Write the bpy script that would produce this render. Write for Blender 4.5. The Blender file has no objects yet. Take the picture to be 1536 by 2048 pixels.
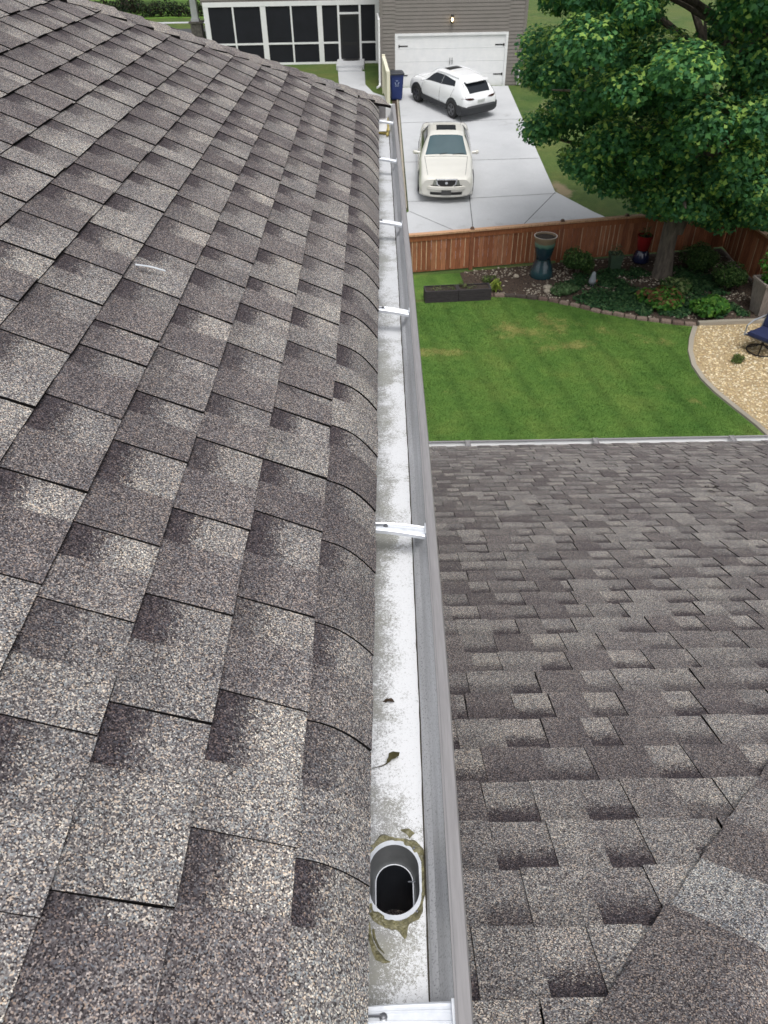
import bpy, bmesh, math, random
import numpy as np
from mathutils import Vector, Matrix, noise as mnoise

S = bpy.context.scene
COL = S.collection
PI = math.pi
rad = math.radians

# ------------------------------------------------------------------ camera
PITCH, ROLL, YAW = rad(39.44), rad(1.1), rad(-0.12)
fwd = Vector((math.sin(YAW)*math.cos(PITCH), math.cos(YAW)*math.cos(PITCH), -math.sin(PITCH)))
rgt = Vector((math.cos(YAW), -math.sin(YAW), 0))
upv = rgt.cross(fwd)
rgt, upv = rgt*math.cos(ROLL)-upv*math.sin(ROLL), upv*math.cos(ROLL)+rgt*math.sin(ROLL)
cam = bpy.data.cameras.new("camera")
cam.sensor_fit = 'VERTICAL'; cam.sensor_height = 24.0; cam.lens = 1500/2048*24.0
cam.clip_start = 0.02; cam.clip_end = 600
cam.dof.use_dof = True; cam.dof.focus_distance = 1.6; cam.dof.aperture_fstop = 10.0
co = bpy.data.objects.new("camera", cam); COL.objects.link(co)
M = Matrix((rgt, upv, -fwd)).transposed().to_4x4()
co.matrix_world = M
S.camera = co

# ------------------------------------------------------------------ light
SUN_EL, SUN_AZ = rad(68), rad(165)          # azimuth from +Y, negative = towards -X
w = bpy.data.worlds.new("World"); S.world = w; w.use_nodes = True
nt = w.node_tree; nt.nodes.clear()
sky = nt.nodes.new('ShaderNodeTexSky'); sky.sky_type = 'NISHITA'; sky.sun_disc = False
sky.sun_elevation = SUN_EL; sky.sun_rotation = SUN_AZ; sky.air_density = 1.0; sky.dust_density = 4.0
hsv = nt.nodes.new('ShaderNodeHueSaturation'); hsv.inputs['Saturation'].default_value = 0.16
bg = nt.nodes.new('ShaderNodeBackground'); bg.inputs['Strength'].default_value = 0.15
wo = nt.nodes.new('ShaderNodeOutputWorld')
nt.links.new(sky.outputs[0], hsv.inputs['Color']); nt.links.new(hsv.outputs[0], bg.inputs[0]); nt.links.new(bg.outputs[0], wo.inputs[0])
sl = bpy.data.lights.new("sun", 'SUN'); sl.energy = 1.2; sl.angle = rad(24); sl.color = (1.0, 0.975, 0.94)
so = bpy.data.objects.new("sun", sl); COL.objects.link(so)
sd = Vector((math.sin(SUN_AZ)*math.cos(SUN_EL), math.cos(SUN_AZ)*math.cos(SUN_EL), math.sin(SUN_EL)))
so.rotation_euler = (-sd).to_track_quat('-Z', 'Y').to_euler()
S.view_settings.view_transform = 'Standard'; S.view_settings.look = 'None'
S.view_settings.exposure = 0.34; S.view_settings.gamma = 1.0

# ------------------------------------------------------------------ materials
def newmat(name):
    m = bpy.data.materials.new(name); m.use_nodes = True
    t = m.node_tree; b = t.nodes['Principled BSDF']
    return m, t, b
def N(t, kind, **kw):
    n = t.nodes.new('ShaderNode'+kind)
    for k, v in kw.items():
        if k in n.inputs: n.inputs[k].default_value = v
        else: setattr(n, k, v)
    return n
def L(t, a, b): t.links.new(a, b)
def coords(t, kind='Object'):
    return N(t, 'TexCoord').outputs[kind]
def ramp(t, stops, interp='LINEAR'):
    r = N(t, 'ValToRGB'); e = r.color_ramp.elements; r.color_ramp.interpolation = interp
    while len(e) < len(stops): e.new(0.5)
    for x, (p, c) in zip(e, stops):
        x.position = p; x.color = (c[0], c[1], c[2], 1) if len(c) == 3 else c
    return r
def mixc(t, fac, a, b, mode='MIX'):
    m = N(t, 'Mix', data_type='RGBA', blend_type=mode)
    for i, x in ((0, fac), (6, a), (7, b)):
        if isinstance(x, bpy.types.NodeSocket): L(t, x, m.inputs[i])
        elif isinstance(x, (int, float)): m.inputs[i].default_value = x
        else: m.inputs[i].default_value = (x[0], x[1], x[2], 1)
    return m.outputs[2]
def math_(t, op, a, b=None, clamp=False):
    m = N(t, 'Math', operation=op); m.use_clamp = clamp
    for i, x in ((0, a), (1, b)):
        if x is None: continue
        if isinstance(x, bpy.types.NodeSocket): L(t, x, m.inputs[i])
        else: m.inputs[i].default_value = x
    return m.outputs[0]
def pm(name, c1, c2=None, scale=8, rough=0.6, metal=0.0, bump=0.0, bscale=None, detail=4, spec=0.5, stretch=None, coat=0.0):
    m, t, b = newmat(name)
    b.inputs['Roughness'].default_value = rough; b.inputs['Metallic'].default_value = metal
    b.inputs['Specular IOR Level'].default_value = spec
    if coat: b.inputs['Coat Weight'].default_value = coat; b.inputs['Coat Roughness'].default_value = 0.06
    if c2 is None: c2 = tuple(x*0.85 for x in c1)
    co_ = coords(t)
    if stretch:
        mp = N(t, 'Mapping'); mp.inputs['Scale'].default_value = stretch; L(t, co_, mp.inputs[0]); co_ = mp.outputs[0]
    n = N(t, 'TexNoise', Scale=scale, Detail=detail, Roughness=0.6); L(t, co_, n.inputs['Vector'])
    r = ramp(t, [(0.3, c2), (0.7, c1)]); L(t, n.outputs[0], r.inputs[0]); L(t, r.outputs[0], b.inputs['Base Color'])
    if bump:
        n2 = N(t, 'TexNoise', Scale=bscale or scale*4, Detail=3); L(t, co_, n2.inputs['Vector'])
        bp = N(t, 'Bump', Strength=bump, Distance=0.01); L(t, n2.outputs[0], bp.inputs['Height']); L(t, bp.outputs[0], b.inputs['Normal'])
    return m

def shingle_mat(name):
    """mineral granules of several colours on asphalt; Col = tone of the tab, its alpha = strength of the dark printed band at the top of the exposure"""
    m, t, b = newmat(name)
    b.inputs['Roughness'].default_value = 0.9; b.inputs['Specular IOR Level'].default_value = 0.25
    oc = coords(t)
    v = N(t, 'TexVoronoi', Scale=560.0); L(t, oc, v.inputs['Vector'])
    sp = N(t, 'SeparateColor'); L(t, v.outputs['Color'], sp.inputs[0])
    gr = ramp(t, [(0.0, (.020, .018, .020)), (0.22, (.070, .064, .067)), (0.45, (.145, .136, .138)), (0.62, (.215, .205, .203)),
                  (0.74, (.185, .215, .24)), (0.84, (.42, .405, .375)), (0.92, (.42, .335, .26)), (1.0, (.66, .64, .60))])
    L(t, sp.outputs[0], gr.inputs[0])
    at = N(t, 'Attribute', attribute_name='Col')
    # blotches of blend colour inside a tab
    n2 = N(t, 'TexNoise', Scale=9.0, Detail=3.0, Roughness=0.65); L(t, oc, n2.inputs['Vector'])
    bl = ramp(t, [(0.30, (.80, .78, .80)), (0.72, (1.18, 1.17, 1.14))]); L(t, n2.outputs[0], bl.inputs[0])
    c = mixc(t, 1.0, gr.outputs[0], at.outputs['Color'], 'MULTIPLY')
    c = mixc(t, 1.0, c, bl.outputs[0], 'MULTIPLY')
    uv = N(t, 'UVMap', uv_map='UVMap'); su = N(t, 'SeparateXYZ'); L(t, uv.outputs[0], su.inputs[0])
    n3 = N(t, 'TexNoise', Scale=70.0, Detail=3.0, Roughness=0.75); L(t, oc, n3.inputs['Vector'])
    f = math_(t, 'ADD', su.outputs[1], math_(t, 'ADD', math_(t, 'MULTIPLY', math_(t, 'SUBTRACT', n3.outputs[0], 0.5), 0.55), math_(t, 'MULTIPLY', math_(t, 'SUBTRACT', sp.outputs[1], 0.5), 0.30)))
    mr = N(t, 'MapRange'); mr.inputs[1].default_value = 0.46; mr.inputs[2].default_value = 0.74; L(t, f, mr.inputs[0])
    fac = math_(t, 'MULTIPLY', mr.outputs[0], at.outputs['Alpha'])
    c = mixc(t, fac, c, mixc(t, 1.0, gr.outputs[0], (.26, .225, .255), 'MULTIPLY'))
    # pale weathered lower edge on the raised tabs
    L(t, c, b.inputs['Base Color'])
    bp = N(t, 'Bump', Strength=0.55, Distance=0.0012); L(t, sp.outputs[1], bp.inputs['Height']); L(t, bp.outputs[0], b.inputs['Normal'])
    return m

SH = shingle_mat("granule_shingle")
EDGE = pm("asphalt_cut_edge", (.010, .009, .009), (.006, .005, .005), 60, 0.95, spec=0.1)

def gutter_mat():
    m, t, b = newmat("gutter_inside")
    b.inputs['Roughness'].default_value = 0.45
    oc = coords(t); sx = N(t, 'SeparateXYZ'); L(t, oc, sx.inputs[0])
    col = (.80, .81, .83)
    n = N(t, 'TexNoise', Scale=14.0, Detail=6.0, Roughness=0.7); L(t, oc, n.inputs['Vector'])
    fine = N(t, 'TexNoise', Scale=270.0, Detail=3.0, Roughness=0.8); L(t, oc, fine.inputs['Vector'])
    # scattered grit that washed down the floor: denser in some patches and along the roof side
    side = N(t, 'MapRange'); side.inputs[1].default_value = 0.045; side.inputs[2].default_value = -0.03; L(t, sx.outputs[0], side.inputs[0])
    patch = N(t, 'TexNoise', Scale=6.5, Detail=5.0, Roughness=0.65); L(t, oc, patch.inputs['Vector'])
    far = N(t, 'MapRange'); far.inputs[1].default_value = 0.3; far.inputs[2].default_value = 2.6; L(t, sx.outputs[1], far.inputs[0])
    dens = math_(t, 'ADD', math_(t, 'MULTIPLY', side.outputs[0], 0.20), math_(t, 'ADD', math_(t, 'MULTIPLY', patch.outputs[0], 0.75), math_(t, 'MULTIPLY', n.outputs[0], 0.35)))
    mk = N(t, 'MapRange'); mk.inputs[1].default_value = 0.53; mk.inputs[2].default_value = 0.77; L(t, dens, mk.inputs[0])
    f2 = N(t, 'TexNoise', Scale=760.0, Detail=2.0, Roughness=0.8); L(t, oc, f2.inputs['Vector'])
    sp_ = math_(t, 'ADD', math_(t, 'ADD', math_(t, 'MULTIPLY', fine.outputs[0], 0.6), math_(t, 'MULTIPLY', f2.outputs[0], 0.4)), math_(t, 'MULTIPLY', mk.outputs[0], 0.215))
    spk = N(t, 'MapRange'); spk.inputs[1].default_value = 0.565; spk.inputs[2].default_value = 0.66; L(t, sp_, spk.inputs[0])
    dirt = ramp(t, [(0.38, (.085, .078, .070)), (0.62, (.135, .125, .065))]); L(t, patch.outputs[0], dirt.inputs[0])
    c = mixc(t, math_(t, 'MULTIPLY', spk.outputs[0], 0.86), col, dirt.outputs[0])
    gs = N(t, 'TexNoise', Scale=2.2, Detail=3.0); L(t, oc, gs.inputs['Vector'])
    c = mixc(t, math_(t, 'MULTIPLY', gs.outputs[0], 0.30), c, (.45, .46, .50))
    c = mixc(t, math_(t, 'MULTIPLY', far.outputs[0], 0.34), c, (.36, .38, .41))      # floor colour turns greyer towards the far end
    L(t, c, b.inputs['Base Color'])
    bp = N(t, 'Bump', Strength=0.12, Distance=0.002); L(t, fine.outputs[0], bp.inputs['Height']); L(t, bp.outputs[0], b.inputs['Normal'])
    return m
GIN = gutter_mat()
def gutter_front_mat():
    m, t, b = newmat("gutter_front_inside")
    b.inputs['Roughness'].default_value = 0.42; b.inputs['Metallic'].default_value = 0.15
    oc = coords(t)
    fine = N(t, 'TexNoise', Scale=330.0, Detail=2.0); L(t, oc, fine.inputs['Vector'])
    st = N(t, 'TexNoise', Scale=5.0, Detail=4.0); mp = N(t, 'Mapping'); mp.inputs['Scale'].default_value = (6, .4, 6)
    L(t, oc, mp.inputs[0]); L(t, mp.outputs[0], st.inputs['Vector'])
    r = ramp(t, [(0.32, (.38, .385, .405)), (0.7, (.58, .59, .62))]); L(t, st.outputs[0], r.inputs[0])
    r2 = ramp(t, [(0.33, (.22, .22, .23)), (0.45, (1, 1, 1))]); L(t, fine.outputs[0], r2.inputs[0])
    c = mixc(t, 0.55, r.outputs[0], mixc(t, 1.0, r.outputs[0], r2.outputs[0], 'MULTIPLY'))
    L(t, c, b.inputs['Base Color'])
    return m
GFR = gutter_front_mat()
GLIP = pm("gutter_clay_paint", (.27, .26, .265), (.215, .207, .212), 30, 0.45, 0.1, stretch=(8, .5, 8))
ALU = pm("hanger_aluminium", (.76, .78, .82), (.60, .63, .68), 40, 0.28, 0.35)
STEEL = pm("screw_steel", (.20, .21, .23), (.12, .12, .13), 60, 0.35, 0.8)
SEAL = pm("gutter_sealant", (.25, .23, .12), (.085, .08, .05), 75, 0.35, bump=0.8, bscale=120)
SEALY = pm("yellow_sealant", (.55, .43, .13), (.42, .34, .12), 30, 0.5)
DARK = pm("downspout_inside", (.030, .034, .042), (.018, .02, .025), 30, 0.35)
WHITE = pm("white_paint", (.80, .80, .80), (.72, .73, .74), 3, 0.5)
CREAM = pm("cream_vinyl", (.78, .75, .60), (.70, .67, .54), 5, 0.5)
SIDING = pm("taupe_siding", (.205, .185, .17), (.18, .165, .15), 2.5, 0.7, bump=0.1, bscale=30)
OWNSIDE = pm("grey_siding", (.30, .29, .28), (.26, .25, .245), 2.5, 0.7)
SCREEN = pm("insect_screen", (.012, .013, .019), (.008, .009, .013), 2, 0.6, spec=0.3)
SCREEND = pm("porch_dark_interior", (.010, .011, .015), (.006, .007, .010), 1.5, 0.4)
BLACK = pm("black_iron", (.012, .012, .013), (.02, .02, .02), 10, 0.5)
CONC = None
STONEW = pm("stacked_stone", (.30, .27, .24), (.12, .11, .10), 9, 0.85, bump=0.6, bscale=20)
ROOFN = pm("neighbour_roof", (.13, .12, .115), (.07, .065, .065), 6, 0.9)

def concrete_mat(name, a, b_, stain):
    m, t, b = newmat(name); b.inputs['Roughness'].default_value = 0.85
    oc = coords(t)
    n = N(t, 'TexNoise', Scale=0.45, Detail=6.0, Roughness=0.62); L(t, oc, n.inputs['Vector'])
    r = ramp(t, [(0.28, b_), (0.55, a), (0.8, tuple(x*1.06 for x in a))]); L(t, n.outputs[0], r.inputs[0])
    n2 = N(t, 'TexNoise', Scale=60.0, Detail=3.0); L(t, oc, n2.inputs['Vector'])
    r2 = ramp(t, [(0.3, (.86, .86, .86)), (0.7, (1.05, 1.05, 1.05))]); L(t, n2.outputs[0], r2.inputs[0])
    n3 = N(t, 'TexNoise', Scale=1.1, Detail=5.0, Roughness=0.7); L(t, oc, n3.inputs['Vector'])
    r3 = ramp(t, [(0.60, (1, 1, 1)), (0.80, stain)]); L(t, n3.outputs[0], r3.inputs[0])
    c = mixc(t, 1.0, mixc(t, 1.0, r.outputs[0], r2.outputs[0], 'MULTIPLY'), r3.outputs[0], 'MULTIPLY')
    L(t, c, b.inputs['Base Color'])
    bp = N(t, 'Bump', Strength=0.15, Distance=0.004); L(t, n2.outputs[0], bp.inputs['Height']); L(t, bp.outputs[0], b.inputs['Normal'])
    return m
CONC = concrete_mat("broom_concrete", (.50, .51, .525), (.425, .435, .45), (.66, .65, .64))
CONCB = concrete_mat("border_concrete", (.34, .305, .25), (.24, .215, .175), (.6, .6, .6))
JOINT = pm("dark_joint", (.10, .10, .10), (.06, .06, .06), 20, 0.95)  # dark tone of the slab joints and car panel gaps
ASPH = pm("asphalt", (.060, .062, .068), (.045, .046, .05), 30, 0.9)

def lawn_mat(name, greens, straw, straw_at, stripes=0.0, streaks=()):
    m, t, b = newmat(name); b.inputs['Roughness'].default_value = 0.8; b.inputs['Specular IOR Level'].default_value = 0.2
    oc = coords(t)
    n = N(t, 'TexNoise', Scale=0.55, Detail=5.0, Roughness=0.6); L(t, oc, n.inputs['Vector'])
    r = ramp(t, [(0.3, greens[0]), (0.5, greens[1]), (0.72, greens[2])]); L(t, n.outputs[0], r.inputs[0])
    f = N(t, 'TexNoise', Scale=38.0, Detail=4.0, Roughness=0.75); L(t, oc, f.inputs['Vector'])
    rf = ramp(t, [(0.28, (.55, .6, .5)), (0.72, (1.35, 1.3, 1.3))]); L(t, f.outputs[0], rf.inputs[0])
    c = mixc(t, 1.0, r.outputs[0], rf.outputs[0], 'MULTIPLY')
    md = N(t, 'TexNoise', Scale=3.4, Detail=5.0, Roughness=0.7); L(t, oc, md.inputs['Vector'])
    rm = ramp(t, [(0.3, (.78, .84, .80)), (0.7, (1.22, 1.14, 1.10))]); L(t, md.outputs[0], rm.inputs[0]); c = mixc(t, 1.0, c, rm.outputs[0], 'MULTIPLY')
    p = N(t, 'TexNoise', Scale=0.9, Detail=6.0, Roughness=0.7); L(t, oc, p.inputs['Vector'])
    fac = p.outputs[0]
    for (x0, y0, x1, y1, wd, amt) in streaks:          # worn straw-coloured streaks where they lie in the grass
        dx, dy = x1-x0, y1-y0; ln = math.hypot(dx, dy); ux, uy = dx/ln, dy/ln
        sx = N(t, 'SeparateXYZ'); L(t, oc, sx.inputs[0])
        ex = math_(t, 'SUBTRACT', sx.outputs[0], (x0+x1)/2); ey = math_(t, 'SUBTRACT', sx.outputs[1], (y0+y1)/2)
        al = math_(t, 'ADD', math_(t, 'MULTIPLY', ex, ux/(ln/2)), math_(t, 'MULTIPLY', ey, uy/(ln/2)))
        ac = math_(t, 'ADD', math_(t, 'MULTIPLY', ex, -uy/wd), math_(t, 'MULTIPLY', ey, ux/wd))
        d2 = math_(t, 'ADD', math_(t, 'MULTIPLY', al, al), math_(t, 'MULTIPLY', ac, ac))
        g = math_(t, 'MULTIPLY', math_(t, 'SUBTRACT', 1.0, d2, True), amt)
        fac = math_(t, 'ADD', fac, g)
    fine2 = math_(t, 'MULTIPLY', math_(t, 'SUBTRACT', f.outputs[0], 0.5), 0.35)
    fac = math_(t, 'ADD', fac, fine2)
    mr = N(t, 'MapRange'); mr.inputs[1].default_value = straw_at; mr.inputs[2].default_value = straw_at+0.22; L(t, fac, mr.inputs[0])
    c = mixc(t, math_(t, 'MULTIPLY', mr.outputs[0], 0.85), c, straw)
    if stripes:
        wv = N(t, 'TexWave', wave_type='BANDS', bands_direction='X'); wv.inputs['Scale'].default_value = 0.42
        wv.inputs['Distortion'].default_value = 0.8; wv.inputs['Detail'].default_value = 3
        mp = N(t, 'Mapping'); mp.inputs['Rotation'].default_value = (0, 0, rad(-9)); L(t, oc, mp.inputs[0]); L(t, mp.outputs[0], wv.inputs['Vector'])
        rs = ramp(t, [(0.0, (1-stripes,)*3), (0.35, (1, 1, 1)), (1.0, (1, 1, 1))]); L(t, wv.outputs[0], rs.inputs[0])
        c = mixc(t, 1.0, c, rs.outputs[0], 'MULTIPLY')
    L(t, c, b.inputs['Base Color'])
    bp = N(t, 'Bump', Strength=0.8, Distance=0.03); L(t, f.outputs[0], bp.inputs['Height']); L(t, bp.outputs[0], b.inputs['Normal'])
    return m
LAWN = lawn_mat("mown_lawn", ((.070, .156, .030), (.098, .190, .040), (.160, .222, .055)), (.36, .29, .11), 0.69, 0.16,
                ((0.3, 15.8, 2.7, 15.65, .32, .26), (2.0, 15.4, 6.4, 16.4, .30, .13), (5.4, 14.8, 7.2, 12.4, .34, .19), (1.5, 16.9, 6.5, 16.5, 1.4, .235), (2.6, 11.8, 4.4, 13.2, .3, .16), (5.0, 16.9, 7.4, 15.6, .35, .16)))
GROUND = lawn_mat("patchy_turf", ((.05, .10, .025), (.085, .13, .035), (.12, .14, .045)), (.30, .235, .15), 0.60, 0.0,
                  ((5.9, 27.2, 6.2, 25.2, .35, .4), (6.6, 33.5, 7.6, 36.5, .8, .12)))
FARLAWN = lawn_mat("far_lawn", ((.09, .19, .03), (.12, .23, .04), (.14, .25, .05)), (.3, .3, .1), 0.9)
MULCH = pm("bark_mulch", (.085, .058, .042), (.028, .02, .016), 22, 0.95, bump=1.0, bscale=40)
GRAVELB = pm("gravel_base", (.50, .39, .23), (.28, .21, .12), 26, 0.9, bump=1.0, bscale=60)

def vcol_mat(name, rough=0.7, trans=0.0, spec=0.4, noise_s=0):
    m, t, b = newmat(name); b.inputs['Roughness'].default_value = rough; b.inputs['Specular IOR Level'].default_value = spec
    at = N(t, 'Attribute', attribute_name='Col'); c = at.outputs['Color']
    if noise_s:
        n = N(t, 'TexNoise', Scale=noise_s, Detail=4.0, Roughness=.7); L(t, coords(t), n.inputs['Vector'])
        r = ramp(t, [(0.3, (.6, .6, .6)), (0.7, (1.3, 1.3, 1.3))]); L(t, n.outputs[0], r.inputs[0])
        c = mixc(t, 1.0, c, r.outputs[0], 'MULTIPLY')
    L(t, c, b.inputs['Base Color'])
    if trans:
        out = t.nodes['Material Output']
        tr = N(t, 'BsdfTranslucent'); L(t, c, tr.inputs[0])
        mx = N(t, 'MixShader', Fac=trans) if False else t.nodes.new('ShaderNodeMixShader')
        mx.inputs[0].default_value = trans
        L(t, b.outputs[0], mx.inputs[1]); L(t, tr.outputs[0], mx.inputs[2]); L(t, mx.outputs[0], out.inputs[0])
    return m
LEAF = vcol_mat("leaf", 0.6, 0.48, 0.2)
STONE = vcol_mat("pebble", 0.85, 0, 0.3, 30)
BARK = pm("bark", (.15, .125, .10), (.06, .05, .042), 14, 0.95, bump=1.0, bscale=30, stretch=(1, 1, .25))
def cedar_mat():
    m, t, b = newmat("cedar_stain"); b.inputs['Roughness'].default_value = 0.65
    at = N(t, 'Attribute', attribute_name='Col'); oc = coords(t)
    mp = N(t, 'Mapping'); mp.inputs['Scale'].default_value = (14, 14, 1.2); L(t, oc, mp.inputs[0])
    n = N(t, 'TexNoise', Scale=3.0, Detail=5.0, Roughness=.65); L(t, mp.outputs[0], n.inputs['Vector'])
    r = ramp(t, [(0.3, (.55, .5, .5)), (0.7, (1.25, 1.25, 1.25))]); L(t, n.outputs[0], r.inputs[0])
    L(t, mixc(t, 1.0, at.outputs['Color'], r.outputs[0], 'MULTIPLY'), b.inputs['Base Color'])
    return m
CEDAR = cedar_mat()

# ------------------------------------------------------------------ mesh helpers
class MB:
    def __init__(s): s.v = []; s.f = []; s.mi = []; s.c = []; s.uv = []
    def face(s, pts, mi=0, col=(1, 1, 1, 1), uv=None):
        k = len(s.v); s.v += [tuple(p) for p in pts]; n = len(pts)
        s.f.append(tuple(range(k, k+n))); s.mi.append(mi); s.c.append(col if len(col) == 4 else (*col, 1))
        s.uv.append(uv or [(0, 0)]*n)
    def mesh(s, vs, fs, mi=0, col=(1, 1, 1, 1)):
        k = len(s.v); s.v += [tuple(p) for p in vs]
        for f in fs:
            s.f.append(tuple(i+k for i in f)); s.mi.append(mi); s.c.append(col if len(col) == 4 else (*col, 1)); s.uv.append([(0, 0)]*len(f))
    def box(s, x0, x1, y0, y1, z0, z1, mi=0, col=(1, 1, 1, 1), M=None, taper=0):
        tx, ty = taper*(x1-x0)/2, taper*(y1-y0)/2
        vs = [(x0, y0, z0), (x1, y0, z0), (x1, y1, z0), (x0, y1, z0), (x0+tx, y0+ty, z1), (x1-tx, y0+ty, z1), (x1-tx, y1-ty, z1), (x0+tx, y1-ty, z1)]
        if M is not None: vs = [M @ Vector(p) for p in vs]
        s.mesh(vs, [(0, 3, 2, 1), (4, 5, 6, 7), (0, 1, 5, 4), (1, 2, 6, 5), (2, 3, 7, 6), (3, 0, 4, 7)], mi, col)
    def ring(s, loops, mi=0, col=(1, 1, 1, 1), closed=True, cap0=True, cap1=True):
        n = len(loops[0]); vs = [p for l in loops for p in l]; fs = []
        for a in range(len(loops)-1):
            for i in range(n if closed else n-1):
                j = (i+1) % n
                fs.append((a*n+i, a*n+j, (a+1)*n+j, (a+1)*n+i))
        if cap0: fs.append(tuple(range(n))[::-1])
        if cap1: fs.append(tuple(range((len(loops)-1)*n, len(loops)*n)))
        s.mesh(vs, fs, mi, col)
    def tube(s, pts, r, n=8, mi=0, col=(1, 1, 1, 1), caps=True):
        pts = [Vector(p) for p in pts]; loops = []
        rs = r if isinstance(r, (list, tuple)) else [r]*len(pts)
        for i, p in enumerate(pts):
            d = (pts[min(i+1, len(pts)-1)]-pts[max(i-1, 0)]).normalized()
            a = d.cross(Vector((0, 0, 1)) if abs(d.z) < 0.95 else Vector((1, 0, 0))).normalized(); b = d.cross(a)
            loops.append([p+(a*math.cos(2*PI*k/n)+b*math.sin(2*PI*k/n))*rs[i] for k in range(n)])
        s.ring(loops, mi, col, True, caps, caps)
    def lathe(s, prof, n=24, mi=0, col=(1, 1, 1, 1), c=(0, 0, 0), cap=True):
        loops = [[(c[0]+r*math.cos(2*PI*k/n), c[1]+r*math.sin(2*PI*k/n), c[2]+z) for k in range(n)] for r, z in prof]
        s.ring(loops, mi, col, True, cap, cap)
    def build(s, name, mats, parent=None, smooth=False, loc=None, bevel=0, auto=None):
        me = bpy.data.meshes.new(name)
        me.from_pydata(s.v, [], s.f)
        if not isinstance(mats, (list, tuple)): mats = [mats]
        for m in mats: me.materials.append(m)
        me.polygons.foreach_set('material_index', s.mi)
        ln = [len(f) for f in s.f]
        ca = me.color_attributes.new('Col', 'FLOAT_COLOR', 'CORNER')
        ca.data.foreach_set('color', np.repeat(np.array(s.c, np.float32), ln, axis=0).ravel())
        uvl = me.uv_layers.new(name='UVMap')
        uvl.data.foreach_set('uv', np.array([q for u in s.uv for q in u], np.float32).ravel())
        if smooth: me.polygons.foreach_set('use_smooth', [True]*len(s.f))
        me.update()
        o = bpy.data.objects.new(name, me); COL.objects.link(o)
        if parent is not None: o.parent = parent
        if loc is not None: o.location = loc
        if smooth or bevel:
            bm = bmesh.new(); bm.from_mesh(me); bmesh.ops.remove_doubles(bm, verts=bm.verts, dist=1e-5); 
            if smooth:
                for e in bm.edges:
                    if len(e.link_faces) == 2 and e.calc_face_angle(0) > rad(auto or 40): e.smooth = False
            bm.to_mesh(me); bm.free()
        if bevel:
            bv = o.modifiers.new('bevel', 'BEVEL'); bv.width = bevel; bv.segments = 2; bv.limit_method = 'ANGLE'
        return o

def thing(name, label, cat, loc=(0, 0, 0), rz=0, group=None):
    o = bpy.data.objects.new(name, None); COL.objects.link(o); o.location = loc; o.rotation_euler = (0, 0, rz)
    o.empty_display_size = 0.2
    return tag(o, label, cat, group)
def tag(o, label, cat, group=None):
    o['label'] = label; o['category'] = cat
    if group: o['group'] = group
    return o
def struct(o): o['kind'] = 'structure'; return o
def stuff(o, label=None, cat=None):
    o['kind'] = 'stuff'
    if label: o['label'] = label
    if cat: o['category'] = cat
    return o
def lerp(a, b, t): return a+(b-a)*t

# ------------------------------------------------------------------ ground
def gz(y): return float(np.interp(y, [0, 20.5, 22, 40, 80], [-8.25, -8.2, -8.05, -6.4, -6.4]))
SLOPE = math.atan2(1.65, 18.0)

def sheet(name, poly, m, lift, ystep=1.0):
    """a ground sheet with outline poly (plan), cut along Y so that it follows the slope"""
    bm = bmesh.new(); vs = [bm.verts.new((x, y, 0)) for x, y in poly]; bm.faces.new(vs)
    ys = [p[1] for p in poly]; y0, y1 = min(ys), max(ys)
    for y in [20.5, 22, 40]:
        if y0 < y < y1:
            bmesh.ops.bisect_plane(bm, geom=bm.verts[:]+bm.edges[:]+bm.faces[:], plane_co=(0, y, 0), plane_no=(0, 1, 0))
    bmesh.ops.triangulate(bm, faces=bm.faces[:])
    for v in bm.verts: v.co.z = gz(v.co.y)+lift
    bm.normal_update()
    for f in bm.faces:
        if f.normal.z < 0: f.normal_flip()
    me = bpy.data.meshes.new(name); bm.to_mesh(me); bm.free(); me.materials.append(m)
    o = bpy.data.objects.new(name, me); COL.objects.link(o)
    return struct(o)
g = MB()
yl = [-60, 0, 20.5, 22, 40, 80, 320]
for a, b in zip(yl[:-1], yl[1:]):
    g.face([(-300, a, gz(a)), (300, a, gz(a)), (300, b, gz(b)), (-300, b, gz(b))])
struct(g.build('ground', GROUND))

# bed edge (lawn side) and gravel border in plan
BED = [(-3.0, 18.35), (1.1, 18.55), (2.82, 18.80), (3.45, 18.72), (4.31, 18.46), (4.87, 18.12), (5.52, 17.66), (6.29, 17.28), (7.11, 16.98), (7.58, 16.86)]
GRV = [(7.58, 16.80), (7.30, 16.2), (7.07, 15.58), (6.93, 14.9), (6.93, 14.3), (7.02, 13.75), (7.19, 13.14), (7.38, 12.48), (7.50, 11.9), (7.7, 11.0), (8.1, 9.5)]
lawn_poly = [(-3, 6.5), (8.1, 6.5)] + GRV[::-1] + BED[::-1]
sheet('lawn', lawn_poly, LAWN, .006)
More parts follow.
